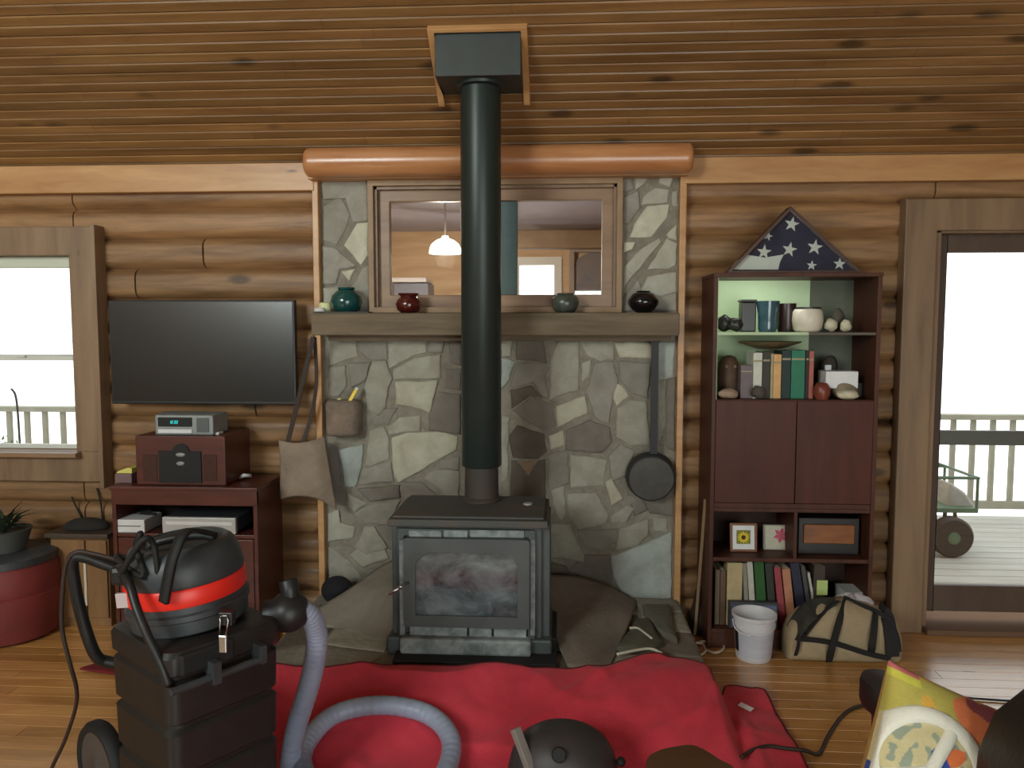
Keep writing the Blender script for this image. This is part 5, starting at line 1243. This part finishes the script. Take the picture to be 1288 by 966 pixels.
m = MB(); m.lathe([(r*.78, h*.95), (r*.84, h*.98), (r*.84, h*1.04), (r*.7, h*1.04), (r*.6, h*.9)], (c.x, 3.94, zA+.001), 32); m.build('rim', M_DKC, t, smooth=True, auto=50)
M_SHL = mat('shell_white', (214, 206, 180), (176, 166, 140), rough=.6, scale=(14, 14, 14))
rock('white_shell', 1045, 8, 402, zA, 3.95, M_SHL, 'pale shell right of the white pot on the upper shelf', 'shell', 4)
rock('white_shell', 1064, 7, 402, zA, 3.97, M_SHL, 'pale shell nearest the dark right end of the upper shelf', 'shell', 6)
rock('dark_rock', 1054, 8, 390, zA, 4.04, mat('brown_driftwood', (78, 72, 60), rough=.8), 'dull brown carved lump behind the two pale shells', 'figurine', 8)
# lower open shelf
M_OWL = mat('brown_clay', (94, 68, 48), (66, 46, 34), rough=.7, scale=(14, 14, 14), bump=.3)
t = thing('owl_figurine', (U(917, 470, 3.99).x, 3.99, zB), 'brown clay owl-like figurine at the left of the lower open shelf', 'figurine')
c = U(917, 447, 4.03); r = 13*4/FPX; h = c.z-zB
m = MB(); m.lathe([(.01, 0), (r*.8, 0), (r*.95, h*.3), (r, h*.55), (r*.95, h*.8), (r*.6, h*.96), (.01, h)], (c.x, 4.03, zB+.001), 24); m.build('body', M_OWL, t, smooth=True, auto=60)
for s_ in (-1, 1):
    m = MB(); m.ball((c.x+s_*r*.4, 4.03-r*.85, zB+h*.74), .009, 10, 6); m.build('eye', mat('clay_eye', (130, 104, 80), rough=.6), t, smooth=True)
rock('pink_stone', 916, 12, 488, zB, 3.9, mat('pinkish_stone', (168, 142, 122), (134, 112, 96), rough=.7), 'pinkish rounded stone in front of the owl figurine', 'stone', 11)
rock('grey_stone', 954, 9, 486, zB, 3.9, mat('greyish_stone', (78, 70, 64), rough=.7), 'small grey stone in front of the upright books', 'stone', 12)
pc2 = U(969, 434, 3.99)
m = MB(); m.lathe([(.01, 0), (.06, 0), (.10, .012), (.153, .03), (.156, .036), (.15, .036), (.10, .018), (.01, .008)], (pc2.x, 4.015, pc2.z-.018), 36); tag(m.build('shallow_dish', mat('olive_dish', (112, 98, 70), (80, 68, 48), rough=.35, coat=.3), smooth=True, auto=50), 'wide olive-brown shallow dish lying on top of the upright books', 'dish')
plz = pc2.z-.018
def book(px0, px1, py0, zbase, Y, col, label, group, dep=.15, lean=0, zlim=None):
    a = U(px0, py0, Y); b = U(px1, py0, Y); hgt = a.z-zbase
    if zlim: hgt = min(hgt, zlim-zbase)
    wd_ = b.x-a.x; t = thing('book', ((a.x+b.x)/2, Y, zbase+.001), label, 'book', group)
    R = Matrix.Translation(Vector((a.x, Y, zbase+.001))) @ Matrix.Rotation(lean, 4, 'Y')
    cm = mat('book_%d_%d_%d' % col, col, tuple(int(v*.88) for v in col), rough=.6, scale=(20, 20, 20))
    m = MB(R); e = .0015
    m.prism([(0, dep, 0), (0, .0, 0), (wd_, .0, 0), (wd_, dep, 0), (wd_-e, dep, 0), (wd_-e, .004, 0), (e, .004, 0), (e, dep, 0)], (0, 0, hgt)); m.build('cover', cm, t)
    m = MB(R); m.box(e, wd_-e, .005, dep-.003, .003, hgt-.003); m.build('pages', mat('page_block', (216, 206, 180), rough=.9), t)
    if zbase > 1:
        m = MB(R); m.box(.001, wd_-.001, -.0008, .001, hgt*.8, hgt*.84); m.build('spine_band', mat('spine_band', (150, 140, 110), rough=.5), t)
    return t
g = 'books on the lower open shelf of the bookcase'
for (p0, p1, py, col, lb) in [
    (932, 947, 460, (118, 104, 108), 'mauve-grey short book beside the owl figurine'),
    (948, 959, 444, (212, 214, 200), 'tall white book near the left of the open-shelf row'),
    (960, 969, 443, (58, 50, 42), 'dark brown book next to the tall white book'),
    (970, 973, 445, (176, 168, 130), 'very thin cream book left of the orange-and-white book'),
    (973.5, 983, 446, (222, 172, 112), 'orange and white book in the middle of the row'),
    (984, 995, 441, (26, 48, 48), 'very dark teal book left of the green book'),
    (996, 1013, 441, (38, 122, 92), 'thick bright green book on the lower open shelf'),
    (1014, 1018, 441, (46, 26, 24), 'thin blackish book right of the green book'),
    (1018.5, 1024, 442, (178, 100, 84), 'slim salmon book at the right end of the row')]:
    book(p0, p1, py, zB, 3.93, col, lb, g, zlim=plz-.001)
px_box('flat_book', 1039, 1080, 467, zB+.052, 3.93, .12, M_WHITE, 'thick white flat box on the stones at the right of the lower shelf', 'box')
lathe_item('russet_jar', 1034, 10, 481, zB, 3.9, [(.01, 0), (.75, 0), (1, .35), (.95, .7), (.6, .95), (.01, 1)], mat('russet', (118, 58, 44), rough=.35), 'small russet round jar on the lower open shelf', 'jar')
rock('abalone_shell', 1062, 15, 480, zB, 3.95, mat('shell_grey', (150, 134, 112), (106, 92, 76), rough=.45, scale=(18, 18, 18)), 'mottled shell under the thick white box', 'shell', 15)
rock('white_shell', 1066, 14, 490, zB, 3.89, M_SHL, 'broad pale shell at the front right of the lower open shelf', 'shell', 17)
rock('dark_rock', 1044, 10, 448, zB+.08, 4.08, mat('brown_knob', (54, 46, 38), rough=.8), 'dark round lump standing behind the white box', 'figurine', 18)
px_box('white_post', 1038, 1046, 459, zB+.075, 4.05, .03, M_WHITE, 'narrow white block standing behind the thick white box', 'block')
# fix support for the two raised pieces
px_box('dark_box', 1030, 1086, 481.5, zB, 4.03, .12, mat('dark_grey_box', (58, 60, 58), rough=.6), 'dark grey box at the back right of the lower open shelf', 'box')

# niche pictures
def picture(px0, px1, py0, py1, Y, lb, frame_m, mat_m, kind, tilt=.12, fw=.012):
    a = U(px0, py1, Y); b = U(px1, py0, Y); wd_ = b.x-a.x; hg = b.z-a.z
    R = Matrix.Translation(Vector(((a.x+b.x)/2, Y+.05, zD+.001))) @ Matrix.Rotation(-tilt, 4, 'X')
    t = thing('picture_frame', ((a.x+b.x)/2, Y+.05, zD), lb, 'picture')
    m = MB(R); 
    for q in ((-wd_/2, wd_/2, 0, fw), (-wd_/2, wd_/2, hg-fw, hg), (-wd_/2, -wd_/2+fw, fw, hg-fw), (wd_/2-fw, wd_/2, fw, hg-fw)): m.box(q[0], q[1], -.008, .008, q[2], q[3])
    m.build('frame', frame_m, t, bevel=.002)
    m = MB(R); m.box(-wd_/2+fw*.5, wd_/2-fw*.5, -.003, .003, fw*.5, hg-fw*.5); im = m.build('mount', mat_m, t)
    return t, R, wd_, hg, im
t, R, wd_, hg, im = picture(921, 956, 658, 693, 3.93, 'small white-matted sunflower picture in a wooden frame in the bookcase', mat('frame_wood', (126, 78, 46), rough=.5), M_WHITE, 'sun')
m = MB(R); rr = random.Random(3)
m.box(-wd_*.26, wd_*.26, -.0045, -.0031, hg*.27, hg*.75); m.build('print', mat('olive_print', (96, 104, 52), (150, 150, 60), rough=.7, scale=(60, 60, 60)), im)
m = MB(R)
for k in range(12):
    a = 2*PI*k/12; p = Vector((0, -.005, hg*.5)); d = Vector((math.cos(a), 0, math.sin(a))); s_ = Vector((-d.z, 0, d.x)); m.add([p+d*.006, p+d*.02+s_*.006, p+d*.033, p+d*.02-s_*.006], [(0, 1, 2, 3)])
m.build('petals', mat('petal_yellow', (226, 196, 44), rough=.7), im)
m = MB(R); m.add([(.011*math.cos(2*PI*k/14), -.0056, hg*.5+.011*math.sin(2*PI*k/14)) for k in range(14)], [tuple(range(14))]); m.build('flower_centre', mat('dark_brown_c', (70, 48, 26), rough=.8), im)
t, R, wd_, hg, im = picture(964, 998, 658, 689, 3.97, 'small white picture of a pink flower in the bookcase niche', mat('grey_frame', (150, 146, 134), rough=.6), mat('cream_print', (206, 200, 182), (190, 184, 164), rough=.7, scale=(40, 40, 40)), 'pink', fw=.006)
m = MB(R)
for k in range(6):
    a = 2*PI*k/6+.3; p = Vector((wd_*.16, -.0045, hg*.58)); d = Vector((math.cos(a), 0, math.sin(a))); s_ = Vector((-d.z, 0, d.x)); m.add([p, p+d*.022+s_*.011, p+d*.042, p+d*.022-s_*.011], [(0, 1, 2, 3)])
m.build('petals', mat('petal_pink', (198, 84, 110), rough=.7), im)
t = thing('wooden_plaque', (U(1042, 670, 3.95).x, 3.95, zD), 'dark box with a glowing-brown wooden front panel in the bookcase niche', 'box')
a = R4(1004, 1082, 655, 690, 3.95); m = MB(); m.box(a[0], a[1], 3.955, 4.1, zD+.001, a[3]+.01); m.build('body', M_DKC, t, bevel=.004)
a2 = R4(1011, 1076, 661, 684, 3.94); m = MB(); m.box(a2[0], a2[1], 3.945, 3.957, a2[2], a2[3]); m.build('front_panel', mat('amber_wood', (152, 94, 46), (112, 62, 30), rough=.35, scale=(6, 10, 14)), t, bevel=.004)
# bottom shelf books
g = 'books on the bottom shelf of the bookcase'
Zb = .10
low = [(900, 905.5, 717, (128, 108, 88), 'worn tan book at the far left of the bottom shelf', 0),
       (906.5, 913, 718, (108, 82, 64), 'brown book beside the worn tan one on the bottom shelf', 0),
       (915, 934, 708, (198, 178, 134), 'thick cream book on the bottom shelf above the bucket', 0),
       (935, 940, 709, (150, 146, 134), 'thin grey book between the cream and white books', -.05),
       (941, 948, 707, (206, 202, 190), 'white book left of the green one on the bottom shelf', -.06),
       (950, 962, 706, (44, 96, 40), 'green book on the bottom shelf', -.06),
       (964, 973, 709, (52, 54, 50), 'black and white book right of the green one on the bottom shelf', -.07),
       (975, 983, 714, (168, 70, 78), 'pinkish red book in the middle of the bottom shelf', -.09),
       (985, 995, 716, (196, 134, 104), 'salmon book leaning beside the pinkish red one', -.09),
       (997, 1008, 708, (44, 44, 66), 'dark navy book behind the duffel bag', -.12),
       (1010, 1015, 712, (78, 78, 78), 'thin dark grey book behind the duffel bag', -.12),
       (1017, 1020, 720, (196, 194, 186), 'very thin white booklet leaning behind the duffel bag', -.14),
       (1024, 1038, 712, (70, 56, 46), 'dark brown book with a pale green sticker', 0)]
for (p0, p1, py, col, lb, ln) in low:
    book(p0+90*abs(ln), p1+90*abs(ln), py, Zb, 3.93, col, lb, g, dep=.16, lean=ln*1.4)
a = R4(1027, 1041, 730, 748, 3.925); m = MB(); m.box(a[0], a[1], 3.922, 3.926, a[2], a[3]); tag(m.build('pale_green_card', mat('lime_card', (188, 206, 128), rough=.7)), 'pale green card in front of the brown book on the bottom shelf', 'card')
px_box('loose_papers', 1062, 1088, 745, Zb, 3.93, .14, mat('papers', (196, 196, 194), rough=.8), 'stack of white papers at the right of the bottom shelf', 'papers')

# ---- flag case
t = thing('flag_case', (U(998, 341, 3.98).x, 3.98, BZ), 'triangular wooden case with a folded starred blue flag on top of the bookcase', 'flag case')
ap = U(995, 259, 3.93); l_ = U(913, 341, 3.93); r_ = U(1086, 341, 3.93); zb_ = BZ+.001
def tri(ins, dz=0):
    # inset triangle
    h = ap.z-zb_; pts = [Vector((l_.x, 0, zb_)), Vector((r_.x, 0, zb_)), Vector((ap.x, 0, ap.z))]
    a_, b_, c_ = (pts[1]-pts[2]).length, (pts[0]-pts[2]).length, (pts[0]-pts[1]).length
    I = (pts[0]*a_+pts[1]*b_+pts[2]*c_)/(a_+b_+c_); rad = (a_+b_+c_)/2; ar_ = .5*c_*h; r0 = ar_/rad
    return [p+(I-p)*(ins/r0) for p in pts]
o3, i3 = tri(0), tri(.014)
m = MB()
for k in range(3):
    a, b = o3[k], o3[(k+1) % 3]; c_, d_ = i3[(k+1) % 3], i3[k]
    m.prism([Vector((p.x, 3.93, p.z)) for p in (a, b, c_, d_)], (0, .09, 0))
m.build('case_frame', mat('walnut_frame', (84, 56, 44), (62, 40, 32), rough=.45), t, bevel=.0015)
m = MB(); m.prism([Vector((p.x, 3.96, p.z)) for p in i3], (0, .05, 0)); fl = m.build('folded_flag', mat('navy_cloth', (44, 58, 84), (34, 46, 70), rough=.9, scale=(8, 8, 8), bump=.3, bscale=300), t)
def star(m, cx_, cz_, r, rot_=0, Y=3.958):
    pts = [Vector((cx_+(r if k % 2 == 0 else r*.40)*math.sin(rot_+k*PI/5), Y, cz_+(r if k % 2 == 0 else r*.40)*math.cos(rot_+k*PI/5))) for k in range(10)]
    pts.append(Vector((cx_, Y-.0005, cz_))); m.add(pts, [(k, (k+1) % 10, 10) for k in range(10)])
M_STAR = mat('star_white', (220, 226, 214), rough=.9)
for (x, y, r, ro) in ((996, 282, 9.5, .2), (993, 314, 9.5, .2), (1025, 311, 10, .15), (961, 317, 9.5, .1), (1021, 334, 6.5, .1), (1056, 332, 8, .05), (966, 297, 6, .3)):
    p = U(x, y, 3.958); m = MB(); star(m, p.x, p.z, r*3.958/FPX, ro); m.build('star', M_STAR, fl)
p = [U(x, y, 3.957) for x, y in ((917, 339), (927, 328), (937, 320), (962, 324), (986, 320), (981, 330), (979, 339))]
m = MB(); m.prism([Vector((q.x, 3.9595, max(q.z, zb_+.015))) for q in p], (0, -.001, 0)); m.build('white_patch', M_STAR, fl)  # irregular white patch at the lower left of the flag
m = MB(); m.prism([Vector((q.x, 3.94, q.z)) for q in i3], (0, .003, 0)); m.build('case_glass', M_GLASS, t)

# ================================================================== RIGHT FLOOR ITEMS
bc = G(948, 836, 0); bY = bc.y+.085
t = thing('white_bucket', (bc.x, bY, 0), 'white plastic bucket with a printed label standing on the floor', 'bucket')
s_ = bY/FPX; zt_ = U(948, 770, bY-.0).z
M_BKT = mat('bucket_white', (222, 222, 226), (214, 214, 220), rough=.4)
c_ = U(948, 800, bY)
R0 = 21.5*s_; R1 = 27*s_
m = MB(); m.lathe([(.01, .003), (R0*.95, .0), (R0, .006), (R1*.9, zt_*.68), (R1*.96, zt_*.70), (R1*.97, zt_*.78), (R1*.93, zt_*.79), (R1*.95, zt_*.9), (R1*1.02, zt_*.92), (R1*1.03, zt_*.995), (R1*.97, zt_), (R1*.93, zt_*.97), (R1*.9, zt_*.75), (R0*.9, .02), (.01, .02)], (c_.x, bY, 0), 40); m.build('body', M_BKT, t, smooth=True, auto=40)
m = MB(); n = 16; vs = []
for k in range(n+1):
    a = math.radians(-160+k*140/n)
    for z in (zt_*.12, zt_*.64): rr_ = (R0+(R1*.9-R0)*(z/(zt_*.68)))*1.012; vs.append((c_.x+rr_*math.cos(a), bY+rr_*math.sin(a), z))
m.add(vs, [(2*k, 2*k+2, 2*k+3, 2*k+1) for k in range(n)]); m.build('label', mat('label_lilac', (186, 188, 204), (202, 204, 214), rough=.5, scale=(5, 5, 90)), t, smooth=True)
m = MB(); vs = []
for k in range(5):
    a = math.radians(-176+k*22/4)
    for z in (zt_*.2, zt_*.66): rr_ = (R0+(R1*.9-R0)*(z/(zt_*.68)))*1.016; vs.append((c_.x+rr_*math.cos(a), bY+rr_*math.sin(a), z))
m.add(vs, [(2*k, 2*k+2, 2*k+3, 2*k+1) for k in range(4)]); m.build('dark_label_edge', M_BLKM, t, smooth=True)
m = MB(); m.tube([(c_.x-R1*1.0, bY, zt_*.84), (c_.x-R1*1.0, bY-.05, zt_*.75), (c_.x-R1*.8, bY-.085, zt_*.68), (c_.x-R1*.4, bY-.11, zt_*.66)], .003, 6, smooth=5); m.build('bail_handle', M_WHITE, t, smooth=True)
# box behind bucket
a = R4(917, 979, 759, 800, 3.88); m = MB(); m.box(a[0], a[1], 3.882, 3.922, .101, a[3]); o = m.build('box_lid', mat('slate_box', (66, 68, 74), rough=.6), bevel=.004); tag(o, 'slate blue flat box standing on the bottom shelf directly behind the bucket', 'box')
m = MB(); m.box(a[0]+.01, a[1]-.01, 3.879, 3.883, .108, a[3]-.012); o2 = m.build('front_sheet', mat('slate_blue_sheet', (92, 104, 140), rough=.5), o); 
# duffel bag
bg = G(1055, 843, 0); gY = bg.y+.02
t = thing('duffel_bag', (bg.x, gY+.12, 0), 'tan canvas duffel bag with black straps on the floor before the bookcase', 'bag')
M_TAN = mat('tan_canvas', (172, 154, 124), (148, 130, 102), rough=.9, scale=(6, 6, 6), bump=.3, bscale=120)
M_WEB = mat('black_webbing', (30, 28, 28), rough=.85)
xl, xr = U(988, 800, gY+.12).x, U(1130, 800, gY+.12).x
# cross-sections along x: (t, front y offset, height, depth)
prof = [(0, .15, .12), (.04, .22, .19), (.16, .28, .21), (.34, .325, .22), (.52, .345, .22), (.7, .325, .22), (.86, .29, .21), (.96, .245, .2), (1, .19, .12)]
def bsec(h, dp, x, n=24):
    r = []
    for k in range(n):
        a = 2*PI*k/n-PI/2
        cx2, sx2 = math.cos(a), math.sin(a)
        yy = (abs(cx2)**.55)*(1 if cx2 > 0 else -1)*dp/2; zz = (abs(sx2)**.55)*(1 if sx2 > 0 else -1)
        lean = .10*(zz+1)/2*dp
        yy *= 1-.35*max(0, zz)**1.5
        r.append(Vector((x, gY+.13+yy+lean, h/2+zz*h/2)))
    return r
PT = [(xl+(xr-xl)*a, b, c) for a, b, c in prof]
def bint(x):
    for i in range(len(PT)-1):
        if PT[i][0] <= x <= PT[i+1][0]:
            u = (x-PT[i][0])/(PT[i+1][0]-PT[i][0]); u2 = u*u*(3-2*u); return PT[i][1]*(1-u2)+PT[i+1][1]*u2, PT[i][2]*(1-u2)+PT[i+1][2]*u2
    return PT[-1][1], PT[-1][2]
zsc = U(1060, 752, gY+.15).z/.345
m = MB(); rs = []
for i in range(41):
    x = xl+(xr-xl)*i/40; h, dp = bint(x); h *= zsc
    ring = bsec(h, dp, x); rs.append([p+Vector((0, 1, 0))*.012*noise.noise(p*9) for p in ring])
m.rings(rs); bag = m.build('bag_body', M_TAN, t, smooth=True)
def bfront(px, py):   # point on the bag front for a photo position
    p = U(px, py, gY+.1); 
    for _ in range(6):
        h, dp = bint(min(max(p.x, xl), xr)); h *= zsc; zz = max(-1, min(1, (p.z-h/2)/(h/2)))
        cx2 = math.sqrt(max(0, 1-min(1, abs(zz)**(1/.55))**2)); yy = -(cx2**.55)*dp/2; yy *= 1-.35*max(0, zz)**1.5
        Y = gY+.13+yy+.10*(zz+1)/2*dp-.022
        p = U(px, py, Y)
    return p
def webbing(pl, nm='strap', w=.016):
    P = [bfront(x, y) for x, y in pl]; m = MB(); pts = catmull(P, 5); rs = []
    for i, p in enumerate(pts):
        a = pts[max(0, i-1)]; b = pts[min(len(pts)-1, i+1)]; tt = (b-a).normalized(); sd = tt.cross(Vector((0, 1, .3))).normalized()
        rs.append([p-sd*w+Vector((0, -.002, 0)), p+sd*w+Vector((0, -.002, 0)), p+sd*w+Vector((0, .008, 0)), p-sd*w+Vector((0, .008, 0))])
    m.rings(rs); return m.build(nm, M_WEB, t, smooth=False)
webbing([(1064, 752), (1058, 775), (1051, 800), (1045, 822), (1042, 838)])
webbing([(1102, 768), (1100, 790), (1097, 815), (1093, 838)])
webbing([(1008, 804), (1030, 806), (1055, 811), (1090, 822), (1120, 829)], w=.013)
webbing([(1063, 752), (1080, 760), (1100, 768), (1118, 780), (1128, 800), (1131, 820)], 'edge_binding', .011)
webbing([(1106, 764), (1116, 776), (1121, 800), (1123, 826)], 'end_panel', .03)
webbing([(1006, 800), (1003, 818), (997, 834)], 'edge_binding', .007)
webbing([(1012, 801), (1026, 783), (1042, 765), (1056, 756)], 'edge_binding', .006)
rows_ = [[(990, 786), (1000, 770), (1012, 758), (1030, 752), (1050, 751)], [(993, 800), (1004, 786), (1016, 774), (1032, 764), (1048, 758)], [(1002, 805), (1011, 796), (1020, 786), (1032, 774), (1044, 763)]]
rws = [catmull([bfront(x, y)+Vector((0, .004-.022*(q == 1), .0)) for x, y in rr_], 5) for q, rr_ in enumerate(rows_)]
cl_ = [catmull(list(c), 5) for c in zip(*rws)]; nu, nv = len(cl_), len(cl_[0]); m = MB()
m.add([p for c in cl_ for p in c], [(i*nv+j, (i+1)*nv+j, (i+1)*nv+j+1, i*nv+j+1) for i in range(nu-1) for j in range(nv-1)])
o = m.build('side_flap', mat('dark_olive_cloth', (62, 60, 50), (38, 36, 32), rough=.9, scale=(16, 16, 16)), t, smooth=True); md = o.modifiers.new('thickness', 'SOLIDIFY'); md.thickness = .012; md.offset = -1
m = MB(); a_ = U(1065, 747, gY+.2); rr = random.Random(6)
m.rings([[Vector((a_.x+r*.10*math.cos(2*PI*k/20)+.03, gY+.19+r*.05*math.sin(2*PI*k/20), a_.z-.05+h+.01*math.sin(5*k))) for k in range(20)] for r, h in ((.9, -.02), (1, .01), (.8, .035), (.3, .05), (.03, .052))]); tag(m.build('folded_shirt', mat('lilac_cloth', (168, 156, 172), (196, 192, 186), rough=.95, scale=(18, 18, 18)), smooth=True), 'lilac and white cloth lying on top of the duffel bag', 'cloth')
# coiled white cord loops on the floor
m = MB(); q = [(868, 812), (878, 808), (895, 806), (908, 809), (910, 816), (900, 821), (888, 817), (884, 810), (874, 809), (867, 814), (872, 822), (882, 823), (888, 818)]
m.tube([G(x, y, .008+.004*(i % 3)) for i, (x, y) in enumerate(q)], .006, 8, smooth=6); tag(m.build('coiled_rope', mat('cream_cord', (214, 200, 176), rough=.6), smooth=True), 'short loop of off-white cord on the floor left of the bucket', 'cord')
# leaning stick and added dark shade bundle
m = MB(); a = U(887, 628, 3.98); b = G(874, 800, .0); m.tube([a, Vector((b.x, b.y, .005))], 0, sq=(.007, .004)); tag(m.build('leaning_stick', mat('pale_stick', (146, 120, 88), rough=.7)), 'thin pale wooden stick leaning on the wall left of the bookcase', 'stick')
c = G(880, 795, 0); m = MB(); rr = random.Random(14)  # added mass that darkens the shaded gap beside the bookcase
m.rings([[Vector((c.x+.055*r*math.cos(2*PI*k/20)*(1+.15*math.sin(3*k)), c.y+.0+.06*r*math.sin(2*PI*k/20), z)) for k in range(20)] for r, z in ((.9, .002), (1, .03), (.85, .1), (.55, .17), (.4, .23), (.05, .25))]); tag(m.build('shade_filler', mat('shade_filler_brown', (50, 38, 30), (36, 27, 22), rough=.9), smooth=True), 'added dark shade bundle standing between the hearth and the bookcase', 'filler')

# ================================================================== LIGHT
w = bpy.data.worlds.new('world'); SC.world = w; w.use_nodes = True
bg_ = w.node_tree.nodes['Background']; bg_.inputs[0].default_value = (.95, 1, .99, 1); bg_.inputs[1].default_value = 2.5
def area(name, loc, rot, sx, sy, power, col=(1, 1, 1)):
    d = bpy.data.lights.new(name, 'AREA'); d.shape = 'RECTANGLE'; d.size = sx; d.size_y = sy; d.energy = power; d.color = col
    o = bpy.data.objects.new(name, d); COL.objects.link(o); o.location = loc; o.rotation_euler = rot; return o
for i, (a, b, c, d) in enumerate(rw):
    area('rear_window_daylight', ((a+b)/2, YB-.1, (c+d)/2), (PI/2, 0, 0) if True else 0, b-a, d-c, (215, 80)[i], (.91, 1, .95))
for nm, a, b, c, d_ in (('left_window_portal', wl_x0, wl_x1, wl_z0, wl_z1), ('door_portal', dr_x0, dr_x1, 0, dr_z1)):
    o = area(nm, ((a+b)/2, 4.48, (c+d_)/2), (-PI/2, 0, 0), b-a, d_-c, 1); o.data.cycles.is_portal = True
d = bpy.data.lights.new('pendant_bulb', 'POINT'); d.energy = 110; d.color = (1, .88, .74); d.shadow_soft_size = .08
o = bpy.data.objects.new('pendant_bulb', d); COL.objects.link(o); o.location = (lp.x, lp.y, lz0-.04)
d = bpy.data.lights.new('added_shelf_fill', 'AREA'); d.energy = 1.1; d.color = (.95, 1, .9); d.size = .3; d.shape = 'RECTANGLE'; d.size_y = .05  # added lamp under the bookcase top, brightens the green bay
o = bpy.data.objects.new('added_shelf_fill', d); COL.objects.link(o); o.location = (U(955, 350, 3.95).x, 3.93, BZ-.025); o.rotation_euler = (.5, 0, 0)

SC.view_settings.view_transform = 'Standard'; SC.view_settings.look = 'None'
SC.view_settings.gamma = 1; SC.view_settings.use_curve_mapping = False
SC.view_settings.exposure = 0.0
